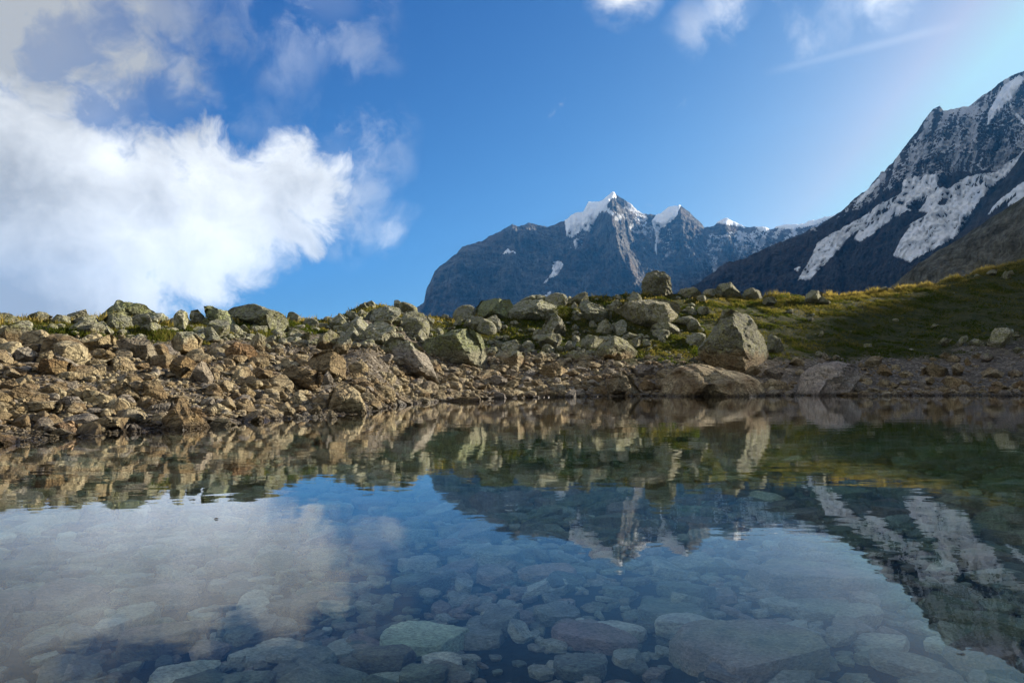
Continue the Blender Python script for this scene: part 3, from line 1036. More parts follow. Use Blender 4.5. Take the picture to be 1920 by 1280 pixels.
def poly_rock(seed, sub, dims, flat=0.0, planes=13):
    """A free-standing broken stone inside a unit-sized box scaled by dims."""
    rng = np.random.default_rng(seed)
    V, Fc = ico(sub)
    N = rng.normal(size=(planes, 3))
    if flat:
        an_ = np.linspace(0, 2 * np.pi, planes - 3, endpoint=False) + rng.uniform(-0.3, 0.3, planes - 3)
        N[2:planes - 1] = np.stack([np.cos(an_), np.sin(an_), rng.uniform(-0.15, 0.30, planes - 3)], -1)
        N[0], N[1] = (rng.uniform(-.12, .12), rng.uniform(-.12, .12), 1), (0.05, -0.08, -1)
    N /= np.linalg.norm(N, axis=1, keepdims=True)
    D = rng.uniform(0.55, 1.0, planes)
    if flat:
        D[0] = D[1] = 0.62
        D[2:planes - 1] = rng.uniform(0.62, 1.0, planes - 3)
    dots = V @ N.T
    with np.errstate(divide='ignore'):
        rr = np.where(dots > 0.02, D / np.maximum(dots, 0.02), 99).min(1)
    rr = np.minimum(rr, 1.6 if flat else 1.15)
    P = V * rr[:, None]
    P = P * np.asarray(dims)
    if flat:
        for i in range(26):                       # small chips off the rim
            n_ = rng.normal(size=3) * np.array([1, 1, 0.5])
            n_ /= np.linalg.norm(n_)
            s_ = P @ n_
            P = P - np.maximum(s_ - s_.max() * rng.uniform(0.80, 0.95), 0)[:, None] * n_
    return finish_rock(P, float(np.mean(dims)), rng, seed, 0.34 if flat else 0.85, 1.6 if flat else 1.0, 0.9 if flat else 0.45), Fc


ZOOM = {1: (0, 520, 4), 2: (400, 520, 4), 3: (800, 480, 4), 4: (1150, 480, 4), 5: (1500, 460, 4.2667)}
# traced boulders: zoom id, outline, label (None = made from what it lies beside), short name when it serves as a landmark
B = [
    (1, [(700, 285), (850, 210), (880, 165), (950, 185), (1070, 205), (1150, 240), (1170, 260), (1080, 300), (900, 320), (730, 310)], 'jagged lichen-green outcrop rising highest above the crest under the white cloud', 'jagged crest outcrop'),
    (1, [(740, 330), (800, 285), (920, 262), (990, 300), (1000, 390), (900, 400), (760, 370)], 'weathered grey boulder with shaded front, directly below the jagged crest outcrop', None),
    (1, [(1000, 290), (1130, 262), (1220, 265), (1265, 300), (1180, 345), (1080, 365), (1050, 320)], 'smooth bluish-grey slab tilting over a dark hollow beside the jagged crest outcrop', 'bluish tilted slab'),
    (1, [(1300, 290), (1350, 235), (1400, 260), (1420, 330), (1380, 395), (1310, 390)], 'upright pale lichen block at the edge of the dark hollow on the crest', 'upright pale crest block'),
    (1, [(1430, 250), (1480, 240), (1530, 290), (1540, 350), (1450, 350), (1420, 300)], None, None),
    (1, [(1530, 220), (1590, 210), (1640, 245), (1700, 240), (1740, 300), (1790, 350), (1700, 380), (1600, 330), (1540, 290)], 'lumpy green-grey outcrop leaning against the broad grey dome on the crest', None),
    (2, [(110, 240), (180, 215), (290, 205), (420, 240), (500, 260), (570, 310), (590, 370), (480, 400), (330, 370), (200, 310), (120, 300)], 'broad smooth grey dome of rock with slanting edge on the left crest', 'broad grey dome'),
    (1, [(190, 290), (290, 255), (350, 265), (390, 285), (300, 305)], 'low dark crest rock beside yellow grass, nearest the far hill', 'low dark crest rock'),
    (1, [(500, 275), (640, 240), (655, 275), (560, 310), (500, 295)], None, None),
    (1, [(370, 330), (430, 275), (520, 290), (540, 350), (430, 350)], None, None),
    (1, [(530, 330), (600, 300), (710, 270), (750, 340), (690, 370), (560, 365)], None, None),
    (1, [(600, 500), (690, 470), (830, 425), (880, 470), (860, 500), (740, 570), (640, 580), (600, 540)], 'whitish flat-topped boulder resting on a dark angular wedge of rock', 'whitish flat-topped boulder'),
    (1, [(860, 480), (1000, 440), (1090, 440), (1150, 500), (1175, 570), (1100, 620), (1000, 625), (930, 560)], 'dark angular boulder with cracked right end beside the whitish flat-topped one', 'dark angular boulder'),
    (1, [(1280, 470), (1330, 410), (1440, 395), (1520, 460), (1490, 560), (1400, 595), (1290, 560)], 'white-topped block with a diagonal crack and grass behind it', 'cracked white-topped block'),
    (1, [(80, 590), (130, 530), (210, 520), (280, 570), (250, 620), (190, 640), (80, 630)], 'squat tan boulder near the photo edge, left of the bare earth bank', 'squat tan boulder'),
    (1, [(275, 680), (310, 620), (400, 610), (530, 640), (570, 690), (500, 720), (330, 735)], 'broad tan boulder with flat sunlit top lying on the brown shore', 'broad tan flat boulder'),
    (1, [(800, 640), (870, 590), (960, 600), (1020, 660), (1050, 710), (930, 715), (830, 690)], 'rounded tan boulder with sunlit right shoulder above the tan pyramid rock', 'rounded tan boulder'),
    (1, [(1105, 620), (1150, 585), (1280, 575), (1330, 590), (1280, 660), (1210, 710), (1110, 660)], None, None),
    (1, [(1270, 660), (1320, 600), (1380, 585), (1450, 620), (1470, 650), (1400, 750), (1310, 760)], 'blocky brown boulder leaning on the fin-shaped tan one by bare gravel', 'blocky brown boulder'),
    (1, [(1410, 780), (1460, 690), (1510, 620), (1560, 650), (1610, 740), (1570, 790), (1480, 800)], 'fin-shaped tan boulder with a pale face standing beside the bare gravel path', 'fin-shaped tan boulder'),
    (1, [(700, 740), (740, 660), (790, 670), (795, 730), (740, 750)], None, None),
    (1, [(810, 880), (890, 780), (950, 760), (1000, 830), (1080, 890), (1050, 930), (900, 925)], 'tan pyramid rock with a sharp top in the middle of the stony beach', 'tan pyramid rock'),
    (1, [(590, 880), (640, 840), (720, 850), (850, 910), (935, 950), (780, 955), (650, 960)], 'long pale grey ramp-shaped slab left of the tan pyramid rock', 'pale ramp slab'),
    (1, [(420, 930), (490, 890), (580, 900), (650, 960), (600, 975), (480, 970)], None, None),
    (1, [(90, 985), (180, 940), (330, 930), (480, 940), (480, 990), (390, 1015), (200, 1020)], 'long low slab with dark underside near the water at the left photo edge', 'long low slab'),
    (1, [(1190, 1120), (1230, 1050), (1310, 980), (1350, 905), (1410, 930), (1425, 1000), (1520, 1060), (1605, 1110), (1540, 1150), (1200, 1155)], 'sharp-peaked brown boulder with ribbed right flank standing in the water edge', 'sharp-peaked water-edge boulder'),
    (1, [(1070, 1000), (1160, 950), (1300, 930), (1310, 980), (1240, 1030), (1090, 1035)], None, None),
    (1, [(690, 1080), (800, 1040), (900, 1050), (990, 1070), (940, 1150), (740, 1125)], None, None),
    (1, [(400, 1140), (440, 1090), (540, 1075), (585, 1120), (580, 1170), (420, 1170)], 'rusty brown rock with wet dark foot at the water edge below the long low slab', None),
    (1, [(950, 1100), (1010, 1090), (1055, 1130), (1040, 1165), (950, 1155)], None, None),
    (1, [(1550, 840), (1640, 790), (1700, 770), (1745, 800), (1745, 860), (1640, 860)], None, None),
    (1, [(1770, 860), (1830, 800), (1890, 840), (1920, 870), (1880, 915), (1800, 895)], None, None),
    (1, [(-60, 1180), (60, 1185), (140, 1225), (150, 1245), (0, 1265), (-60, 1265)], 'smooth low brown rock in the shallows at the very edge of the photo', None),
    (1, [(-40, 570), (60, 570), (75, 600), (40, 640), (-40, 645)], None, None),
    (1, [(250, 640), (310, 570), (380, 550), (420, 590), (370, 625), (290, 650)], None, None),
    (1, [(720, 600), (760, 550), (820, 540), (870, 585), (800, 620), (730, 625)], None, None),
    (1, [(1030, 800), (1100, 760), (1200, 780), (1230, 830), (1190, 870), (1090, 875)], None, None),
    (2, [(930, 370), (1020, 325), (1050, 370), (1045, 420), (960, 435)], None, None),
    (2, [(1125, 310), (1190, 245), (1290, 220), (1390, 230), (1400, 280), (1330, 330), (1200, 350), (1130, 340)], 'rounded grey boulder on top of the grassy knoll under the finger stone', 'rounded knoll boulder'),
    (2, [(1355, 225), (1355, 165), (1385, 165), (1435, 215), (1430, 240), (1370, 245)], 'small upright finger stone standing against blue sky on the grassy knoll', 'upright finger stone'),
    (2, [(1080, 220), (1140, 180), (1165, 195), (1165, 235), (1100, 245)], 'small dark rock poking from the knoll skyline left of the finger stone', None),
    (2, [(1070, 270), (1110, 240), (1150, 260), (1145, 300), (1080, 300)], None, None),
    (2, [(1040, 330), (1070, 290), (1120, 290), (1125, 345), (1060, 360)], None, None),
    (2, [(1410, 300), (1450, 258), (1490, 310), (1495, 360), (1450, 405), (1420, 350)], None, None),
    (2, [(1140, 410), (1165, 345), (1230, 320), (1310, 345), (1355, 390), (1360, 440), (1290, 520), (1220, 490), (1160, 460)], 'tall pale boulder with fluted bright face below the rounded knoll boulder', 'tall pale fluted boulder'),
    (2, [(760, 530), (800, 440), (880, 390), (950, 420), (940, 470), (870, 540), (790, 555)], 'brownish leaning boulder touching the notched overhanging one', None),
    (2, [(890, 520), (930, 450), (1030, 440), (1050, 470), (1000, 560), (960, 595), (900, 560)], 'notched overhanging boulder with a shadowed gap beneath its tip', 'notched overhanging boulder'),
    (2, [(680, 640), (760, 570), (870, 542), (960, 585), (990, 630), (1000, 740), (960, 785), (850, 715), (740, 670)], 'large tan boulder with broken layered face above the black-fronted one', 'large layered tan boulder'),
    (2, [(495, 745), (550, 680), (610, 660), (740, 700), (830, 730), (820, 780), (770, 840), (690, 850), (600, 805), (520, 785)], 'brown boulder whose overhanging front lies in black shadow', 'black-fronted boulder'),
    (2, [(825, 975), (870, 860), (940, 795), (1010, 800), (1090, 870), (1170, 970), (1140, 1010), (950, 1020)], 'grey pyramid boulder with its foot in the lake and a pale left face', 'grey lake-foot pyramid'),
    (2, [(1290, 500), (1340, 450), (1440, 455), (1560, 510), (1610, 590), (1650, 680), (1690, 750), (1560, 745), (1480, 725), (1400, 650), (1310, 560)], 'big ramp-like boulder with bright cracked edge sloping down to the stones', 'big ramp boulder'),
    (3, [(-60, 700), (0, 620), (130, 590), (320, 545), (400, 590), (435, 640), (465, 740), (420, 815), (250, 825), (60, 805), (-20, 775)], 'large brown and green boulder with sunlit right edge behind the big ramp boulder', 'large brown-green boulder'),
    (2, [(240, 720), (330, 675), (430, 700), (450, 740), (360, 765), (250, 760)], None, None),
    (2, [(280, 800), (330, 755), (400, 770), (445, 815), (380, 850), (300, 845)], None, None),
    (2, [(400, 770), (460, 740), (520, 770), (545, 810), (450, 815)], None, None),
    (2, [(450, 870), (520, 845), (560, 890), (570, 920), (480, 935)], None, None),
    (2, [(820, 740), (860, 705), (905, 770), (860, 815), (825, 795)], None, None),
    (2, [(480, 960), (560, 930), (620, 990), (620, 1040), (510, 1045)], None, None),
    (2, [(690, 1010), (790, 960), (820, 1020), (780, 1050), (700, 1045)], None, None),
    (2, [(840, 1045), (870, 985), (935, 1030), (900, 1060)], None, None),
    (2, [(270, 470), (330, 410), (390, 440), (390, 520), (330, 555), (290, 520)], None, None),
    (2, [(400, 450), (450, 430), (490, 460), (490, 515), (410, 525)], None, None),
    (2, [(430, 410), (500, 370), (540, 420), (550, 450), (470, 460)], None, None),
    (2, [(90, 550), (170, 480), (280, 510), (330, 560), (320, 620), (180, 600), (100, 580)], 'pinkish rough boulder at the upper end of the bare gravel path', 'pinkish rough boulder'),
    (2, [(40, 620), (140, 580), (260, 590), (260, 630), (120, 645)], None, None),
    (2, [(560, 600), (650, 550), (720, 590), (690, 635), (600, 645)], None, None),
    (2, [(1500, 440), (1560, 390), (1610, 450), (1510, 485)], None, None),
    (2, [(1560, 335), (1610, 290), (1660, 320), (1640, 355)], None, None),
    (2, [(570, 440), (640, 415), (720, 430), (720, 465), (600, 470)], None, None),
    (3, [(355, 400), (410, 325), (520, 310), (620, 330), (640, 370), (630, 420), (640, 480), (500, 475), (400, 445)], 'mossy rounded crest boulder forming the left half of the long pair', 'mossy long-pair boulder'),
    (3, [(620, 380), (700, 330), (850, 330), (960, 360), (990, 400), (960, 440), (890, 475), (740, 495), (620, 490)], 'grey knobbly crest boulder forming the right half of the long pair', 'knobbly long-pair boulder'),
    (3, [(695, 330), (760, 298), (850, 292), (940, 320), (930, 345), (760, 350)], 'flat pale capstone lying behind the knobbly crest boulder against the mountain', None),
    (3, [(865, 555), (890, 480), (970, 430), (1020, 490), (1045, 550), (1040, 595), (950, 612), (880, 590)], 'pointed grey boulder set in dark grass below the long crest pair', 'pointed grass boulder'),
    (3, [(1145, 390), (1155, 340), (1200, 325), (1260, 360), (1350, 400), (1390, 420), (1380, 470), (1250, 505), (1180, 455)], 'speckled grey slab leaning over shadow beside the green bush', 'leaning speckled slab'),
    (3, [(1270, 565), (1290, 500), (1340, 470), (1400, 520), (1380, 580), (1300, 600)], None, None),
    (3, [(1375, 400), (1500, 350), (1650, 310), (1750, 310), (1880, 350), (1905, 410), (1860, 460), (1810, 510), (1720, 555), (1520, 565), (1420, 535)], 'huge angular brown boulder with crinkled sunlit end carrying the square block', 'huge crinkled boulder'),
    (3, [(1610, 305), (1612, 190), (1650, 125), (1720, 112), (1790, 120), (1825, 160), (1845, 290), (1830, 315), (1700, 315)], 'tall dark square block standing alone on the crest before the mountains', 'tall square block'),
    (3, [(1020, 355), (1075, 298), (1110, 330), (1110, 360)], None, None),
    (3, [(1070, 390), (1110, 335), (1130, 380), (1120, 400)], None, None),
    (3, [(1510, 300), (1555, 258), (1590, 290), (1560, 310)], 'small rounded rock on the crest grass touching the left of the square block', None),
    (3, [(630, 690), (680, 650), (720, 680), (720, 720), (640, 725)], None, None),
    (3, [(520, 740), (600, 700), (730, 725), (740, 790), (700, 840), (600, 810)], 'brown boulder with white-flecked top below the dark grass bank', None),
    (3, [(1030, 680), (1060, 630), (1125, 640), (1100, 715), (1040, 715)], None, None),
    (3, [(1160, 690), (1160, 620), (1210, 590), (1350, 625), (1270, 695), (1180, 715)], 'round-backed grey boulder just left of the triangular pale one', None),
    (3, [(1025, 745), (1100, 710), (1240, 740), (1230, 785), (1120, 790)], None, None),
    (3, [(1250, 720), (1330, 650), (1410, 605), (1500, 640), (1580, 710), (1560, 755), (1400, 795), (1300, 780)], 'triangular pale boulder with a sunlit right slope above the beach stones', 'triangular pale boulder'),
    (3, [(820, 880), (880, 820), (970, 795), (1060, 860), (1050, 895), (900, 915)], 'brown hump-backed boulder in the middle of the small beach stones', 'brown hump boulder'),
    (3, [(1330, 990), (1400, 900), (1480, 865), (1550, 930), (1620, 1030), (1400, 1045)], 'dark shaded triangular slab at the waterline left of the broad ribbed slab', 'dark waterline triangle'),
    (3, [(1590, 965), (1640, 920), (1720, 960), (1700, 1015), (1620, 1020)], None, None),
    (3, [(1530, 860), (1600, 810), (1700, 820), (1700, 885), (1610, 915)], None, None),
    (3, [(800, 770), (870, 690), (910, 770), (850, 815)], None, None),
    (3, [(860, 690), (900, 655), (960, 690), (940, 745)], None, None),
    (3, [(1540, 620), (1620, 600), (1610, 680), (1560, 695)], None, None),
    (3, [(460, 805), (510, 755), (535, 800), (500, 815)], None, None),
    (3, [(185, 530), (230, 460), (275, 470), (250, 525)], None, None),
    (3, [(265, 525), (310, 460), (350, 500), (320, 545)], None, None),
    (3, [(430, 930), (510, 890), (600, 920), (610, 960), (540, 980)], None, None),
    (3, [(800, 1035), (900, 1005), (985, 1030), (980, 1055), (800, 1058)], None, None),
    (3, [(140, 1080), (250, 1055), (400, 1060), (400, 1088), (160, 1095)], 'thin flat stone lying like a plank along the waterline', None),
    (4, [(665, 695), (730, 610), (800, 500), (820, 415), (880, 408), (1000, 455), (1080, 560), (1160, 650), (1180, 740), (1160, 800), (1080, 840), (960, 885), (830, 855), (730, 795)], 'great two-toned boulder, lichen green above and bare brown below an old waterline', 'great two-toned boulder'),
    (4, [(1155, 690), (1155, 600), (1190, 582), (1250, 620), (1280, 690), (1260, 745), (1190, 745)], 'smaller green-grey boulder close behind the right side of the great two-toned one', None),
    (4, [(310, 1040), (380, 930), (500, 830), (620, 818), (800, 850), (1000, 890), (1080, 940), (1150, 1000), (1175, 1045), (900, 1048)], 'broad ribbed slab lying in the water edge before the great two-toned boulder', 'broad ribbed slab'),
    (4, [(1320, 1030), (1420, 890), (1540, 805), (1680, 795), (1820, 840), (1840, 890), (1760, 960), (1640, 1035), (1380, 1040)], 'pale grey low slab lying in shade at the waterline right of the broad ribbed slab', 'shaded ridge slab'),
    (4, [(960, 885), (1030, 830), (1080, 820), (1105, 870), (1050, 905)], None, None),
    (4, [(1130, 905), (1140, 850), (1200, 840), (1270, 880), (1250, 920)], None, None),
    (4, [(440, 305), (510, 240), (600, 235), (660, 280), (640, 315), (520, 315)], 'shadowed crest rock just right of the tall square block', None),
    (4, [(660, 285), (690, 250), (770, 245), (790, 270), (740, 300)], None, None),
    (4, [(750, 250), (800, 210), (880, 198), (960, 265), (900, 295), (780, 295)], 'peaked pale crest rock in the middle of the sunlit crest group', 'peaked pale crest rock'),
    (4, [(955, 295), (980, 260), (1040, 235), (1110, 260), (1120, 295), (1010, 310)], None, None),
    (4, [(600, 335), (640, 290), (690, 300), (710, 330), (630, 348)], None, None),
    (4, [(1100, 365), (1130, 315), (1200, 305), (1225, 340), (1190, 378)], None, None),
    (4, [(1425, 350), (1450, 280), (1490, 250), (1570, 270), (1575, 300), (1500, 360)], 'pointed pale boulder where the sunlit grass rim begins', 'pale rim boulder'),
    (4, [(1495, 358), (1560, 300), (1630, 345), (1600, 362)], None, None),
    (4, [(540, 405), (600, 370), (620, 400), (570, 435)], None, None),
    (4, [(610, 410), (660, 372), (710, 390), (720, 430), (640, 445)], None, None),
    (4, [(1290, 425), (1310, 395), (1350, 400), (1350, 440)], None, None),
    (4, [(630, 565), (650, 525), (690, 550), (670, 575)], None, None),
    (4, [(1310, 805), (1360, 755), (1440, 790), (1420, 828)], None, None),
    (4, [(1110, 965), (1180, 920), (1300, 950), (1310, 995), (1160, 1005)], None, None),
    (4, [(350, 585), (400, 555), (450, 575), (400, 592)], None, None),
    (4, [(60, 605), (120, 570), (180, 590), (160, 625), (90, 628)], None, None),
    (4, [(1240, 313), (1270, 288), (1310, 305), (1275, 318)], None, None),
    (4, [(1450, 485), (1480, 455), (1510, 465), (1480, 495)], None, None),
    (4, [(1560, 765), (1580, 715), (1630, 765), (1590, 780)], None, None),
    (5, [(1480, 790), (1560, 665), (1720, 665), (1690, 730), (1600, 825), (1500, 818)], 'pale tilted slab with square top edge at the foot of the grass hill', 'pale tilted slab'),
    (5, [(1105, 775), (1150, 735), (1215, 755), (1150, 815)], None, None),
    (5, [(1240, 785), (1290, 735), (1340, 720), (1350, 750), (1270, 805)], None, None),
    (5, [(1340, 775), (1400, 745), (1470, 770), (1450, 805), (1370, 805)], None, None),
    (5, [(510, 935), (560, 895), (640, 880), (660, 940), (560, 980)], 'dark grey lump of rock on the mud behind the shaded ridge slab', None),
    (5, [(610, 1015), (650, 950), (690, 950), (740, 1030), (660, 1045)], None, None),
    (5, [(970, 995), (1060, 940), (1180, 985), (1215, 1030), (1100, 1055), (980, 1045)], 'wide grey boulder with a dark hollow beneath, mid-way along the shaded beach', 'wide hollow-based boulder'),
    (5, [(1135, 1085), (1180, 1045), (1300, 1070), (1380, 1110), (1290, 1145), (1190, 1135)], 'brown wedge slab pointing right on the shaded beach near the water', 'brown wedge slab'),
    (5, [(1100, 885), (1160, 850), (1230, 860), (1170, 905)], None, None),
    (5, [(1160, 915), (1230, 875), (1290, 900), (1270, 935)], None, None),
    (5, [(1440, 885), (1500, 855), (1560, 900), (1500, 940), (1450, 925)], None, None),
    (5, [(1370, 885), (1420, 850), (1450, 870), (1430, 905)], None, None),
    (5, [(780, 1025), (850, 995), (910, 1030), (820, 1060)], None, None),
    (5, [(605, 1115), (650, 1070), (720, 1080), (700, 1130)], None, None),
    (5, [(1215, 965), (1270, 940), (1320, 980), (1270, 1050), (1220, 1025)], None, None),
    (5, [(1310, 925), (1340, 890), (1370, 940), (1330, 965)], None, None),
    (5, [(955, 1145), (960, 1070), (1000, 1060), (1020, 1135)], None, None),
    (5, [(1530, 1115), (1610, 1105), (1680, 1140), (1600, 1170)], None, None),
    (5, [(1690, 835), (1740, 810), (1792, 830), (1740, 865)], None, None),
    (5, [(1450, 1015), (1530, 970), (1640, 1020), (1600, 1060), (1480, 1055)], None, None),
    (5, [(1660, 1015), (1720, 990), (1792, 1020), (1770, 1060), (1680, 1050)], None, None),
    (5, [(415, 1150), (450, 1115), (500, 1150), (470, 1175)], None, None),
    (5, [(640, 355), (670, 325), (705, 345), (690, 375)], 'single round stone alone on the sunlit grass rim of the hill', None),
    (5, [(1385, 250), (1410, 225), (1450, 240), (1415, 255)], None, None),
    (5, [(1490, 218), (1520, 195), (1580, 195), (1560, 250)], 'dark stone highest in the little rock group on the upper grass hill', 'hill-top dark stone'),
    (5, [(1600, 255), (1640, 200), (1690, 245), (1660, 270)], None, None),
    (5, [(1650, 212), (1700, 200), (1720, 225), (1690, 240)], None, None),
    (5, [(1030, 665), (1070, 625), (1100, 635), (1070, 670)], 'pale lone stone lying on the shaded grass slope', 'pale slope stone'),
    (5, [(790, 1095), (850, 1070), (905, 1100), (830, 1120)], None, None),
    (5, [(1185, 1170), (1230, 1145), (1265, 1170), (1220, 1185)], None, None),
    (5, [(690, 1135), (740, 1095), (800, 1120), (770, 1155)], None, None),
    (5, [(1700, 705), (1740, 680), (1770, 730), (1710, 745)], None, None),
    (5, [(145, 725), (165, 680), (190, 690), (180, 735)], None, None),
]
ALL = []            # [object, image box (x, y, size), label, short] for the labels
HERO_POLY = []
rng = np.random.default_rng(11)
for i, (zid, pts, label, short) in enumerate(B):
    ox, oy, k = ZOOM[zid]
    pts = np.array([(ox + a / k, oy + b / k) for a, b in pts])
    wpx, hpx = np.ptp(pts[:, 0]), np.ptp(pts[:, 1])
    bx, by = pts[:, 0].mean(), pts[:, 1].max()
    gx, gy, gz = hit_ground(bx, by - 0.04 * hpx)
    r0 = math.hypot(gx, gy)
    az = math.atan2(gx, gy)
    sub = 5 if max(wpx, hpx) > 34 else 4
    # depth of the boulder pushes its centre back from the contact point
    back = 0.15 * (wpx * 0.6 + hpx * 0.4) * gy / F
    Yc = gy + back * math.cos(az)
    floor_z = float(ground_z(gx, gy))
    P, Fc, c, size = traced_rock(pts, Yc, az, rng, 100 + i, sub, sink=2.8 if short in ('shaded ridge slab', 'broad ribbed slab', 'grey lake-foot pyramid', 'sharp-peaked water-edge boulder') else 2.1 if gz > floor_z + 0.05 else 1.25,
                                cut=(0.80, 0.95) if short in ('shaded ridge slab', 'broad ribbed slab') else (0.50, 0.84))
    d = pix_dir(c[0], c[1])
    cen = C_CAM + d * (Yc / d[1])
    ca, sa = math.cos(-az * 0.9), math.sin(-az * 0.9)
    Rz = np.array([[ca, -sa, 0], [sa, ca, 0], [0, 0, 1]])
    # undo the widening of off-axis objects so that the outline still fits
    P = P * np.array([math.cos(az) ** 0.9, 1, 1])
    if short == 'great two-toned boulder':
        P = P * np.array([1.09, 1, 1])
    P = P @ Rz.T
    zb = P[:, 2].min()
    o = mesh_obj('boulder', P - np.array([0, 0, zb]), Fc, M_ROCK)
    o.location = (cen[0], cen[1], cen[2] + zb)
    tag(o, cat='boulder', group='boulders along the lake shore and crest')
    tint_by(o, label)
    if short == 'shaded ridge slab':
        o.color = (1.5, 1.5, 1.55, 1)
    ALL.append([o, c[0], c[1], max(wpx, hpx), label, short, hpx / wpx])
    HERO_POLY.append((pts, math.hypot(cen[0], cen[1]) - back))

# free stones: shared shapes, each its own object when it shows large
SHAPES = [poly_rock(500 + i, 4, d) for i, d in enumerate([(1, .8, .62), (1, .7, .5), (1, .9, .75), (.9, .6, .8), (1, .55, .42), (1, .8, .5), (1, .65, .7), (.8, .7, .9), (1, .75, .36), (1, .9, .55)])]
SHAPES_LO = [poly_rock(500 + i, 2, d, planes=9) for i, d in enumerate([(1, .8, .62), (1, .7, .5), (1, .9, .75), (.9, .6, .8), (1, .55, .42), (1, .8, .5), (1, .65, .7), (1, .75, .36)])]
SLABS = [poly_rock(800 + i, 5, d, 1, planes=10 + i % 3) for i, d in enumerate([(1, .70, .27), (1, .50, .24), (1, .82, .21), (1, .58, .38), (.95, .66, .18), (1, .45, .32), (1, .74, .32), (1, .56, .20)])]


def flagstone(seed, dims):
    """A small broken flag: uneven polygon, sloping rim, slightly domed top."""
    rg = np.random.default_rng(seed)
    n = int(rg.integers(5, 9))
    a = np.linspace(0, 2 * np.pi, n, endpoint=False) + rg.uniform(-0.35, 0.35, n)
    r = rg.uniform(0.68, 1.05, n)
    c, s_ = np.cos(a) * r, np.sin(a) * r
    z = rg.normal(0, 0.10, n)
    V = np.concatenate([np.stack([c * 0.9, s_ * 0.9, np.full(n, -0.7)], -1), np.stack([c, s_, 0.25 + z], -1), np.stack([c * 0.84, s_ * 0.84, 0.62 + z], -1), [[0, 0, 0.72]]])
    F_ = []
    for i in range(n):
        j = (i + 1) % n
        F_ += [(i, j, n + j), (i, n + j, n + i), (n + i, n + j, 2 * n + j), (n + i, 2 * n + j, 2 * n + i), (2 * n + i, 2 * n + j, 3 * n)]
    return V * np.asarray(dims), np.array(F_)


SLABS_LO = [flagstone(900 + i, d) for i, d in enumerate([(1, .72, .26), (1, .55, .24), (1, .85, .22), (1, .62, .34), (.95, .7, .2), (1, .5, .3), (1, .8, .26), (1, .66, .22), (.9, .8, .3), (1, .45, .25)])]


def rot_mats(yaw, tilt, tdir):
    """Rotation: yaw about Z, then a tilt about a horizontal axis."""
    cy_, sy_ = np.cos(yaw), np.sin(yaw)
    Z0 = np.zeros_like(yaw)
    O1 = np.ones_like(yaw)
    Rz = np.stack([cy_, -sy_, Z0, sy_, cy_, Z0, Z0, Z0, O1], -1).reshape(-1, 3, 3)
    ax = np.stack([np.cos(tdir), np.sin(tdir), Z0], -1)
    K = np.stack([Z0, -ax[:, 2], ax[:, 1], ax[:, 2], Z0, -ax[:, 0], -ax[:, 1], ax[:, 0], Z0], -1).reshape(-1, 3, 3)
    T = np.eye(3) + np.sin(tilt)[:, None, None] * K + (1 - np.cos(tilt))[:, None, None] * (K @ K)
    return T @ Rz


def join_stones(name, shapes, pos, scale, Rm, mat, rng, tones=(0.0, 1.0)):
    idx = rng.integers(0, len(shapes), len(pos))
    vs, fs, tn, off = [], [], [], 0
    for s, (P, Fc) in enumerate(shapes):
        k = np.nonzero(idx == s)[0]
        if not len(k):
            continue
        W = np.einsum('kij,vj->kvi', Rm[k], P) * scale[k][:, None, None] + pos[k][:, None, :]
        nvt = len(P)
        vs.append(W.reshape(-1, 3))
        fs.append((Fc[None] + (np.arange(len(k)) * nvt)[:, None, None]).reshape(-1, 3) + off)
        tn.append(np.repeat(rng.uniform(*tones, len(k)), nvt))
        off += len(k) * nvt
    o = mesh_obj(name, np.concatenate(vs), np.concatenate(fs), mat, attrs={'tone': np.concatenate(tn)})
    tag(o, kind='stuff')
    return o


def base_meshes(name, shapes, mat):
    out = []
    for P, Fc in shapes:
        o = mesh_obj(name, P, Fc, mat)
        out.append(o.data)
        bpy.data.objects.remove(o)
    return out


# --- shore stones
rng = np.random.default_rng(5)
n = 43000
az = rng.uniform(-60, 47, n)
tt = rng.beta(1.0, 1.9, n) * 1.06 - 0.03
rw_, rc_ = np.interp(az, AZ_W, R_W), np.interp(az, AZ_C, R_C)
r = rw_ + tt * (rc_ - rw_)
X, Y = r * np.sin(np.radians(az)), r * np.cos(np.radians(az))
size = 0.055 * rng.random(n) ** (-1 / 2.05)
size = np.minimum(size, rng.uniform(0.22, 0.50, n)) * np.interp(az, [-40, -25, -10, 0, 15, 40], [0.62, 0.75, 0.95, 1.1, 1.05, 0.95])
m_ = 620                                     # the bigger lichened blocks heaped along the upper bank
az[:m_] = np.where(rng.random(m_) < 0.58, rng.uniform(-39, -9, m_), rng.uniform(-9, 15, m_))
tt[:m_] = rng.uniform(0.48, 1.0, m_)
rw_, rc_ = np.interp(az, AZ_W, R_W), np.interp(az, AZ_C, R_C)
r = rw_ + tt * (rc_ - rw_)
X, Y = r * np.sin(np.radians(az)), r * np.cos(np.radians(az))
size[:m_] = (0.20 + 0.55 * rng.random(m_) ** 2.2) * np.where(az[:m_] > -9, 1.45, 1.0)
m2 = m_ + 520                                  # single rocks standing out of the beach rubble
az[m_:m2] = rng.uniform(-39, 8, m2 - m_)
tt[m_:m2] = rng.uniform(0.02, 0.62, m2 - m_)
r = rw_ * 0 + np.interp(az, AZ_W, R_W) + tt * (np.interp(az, AZ_C, R_C) - np.interp(az, AZ_W, R_W))
X, Y = r * np.sin(np.radians(az)), r * np.cos(np.radians(az))
size[m_:m2] = (0.12 + 0.34 * rng.random(m2 - m_) ** 2.0) * np.interp(az[m_:m2], [-39, -20, 0], [0.75, 0.95, 1.15])
g = grass_amount(X, Y)
keep = rng.random(n) > np.where(az > 15, 0.95, np.where(az < -8, 0.45, 0.80)) * g
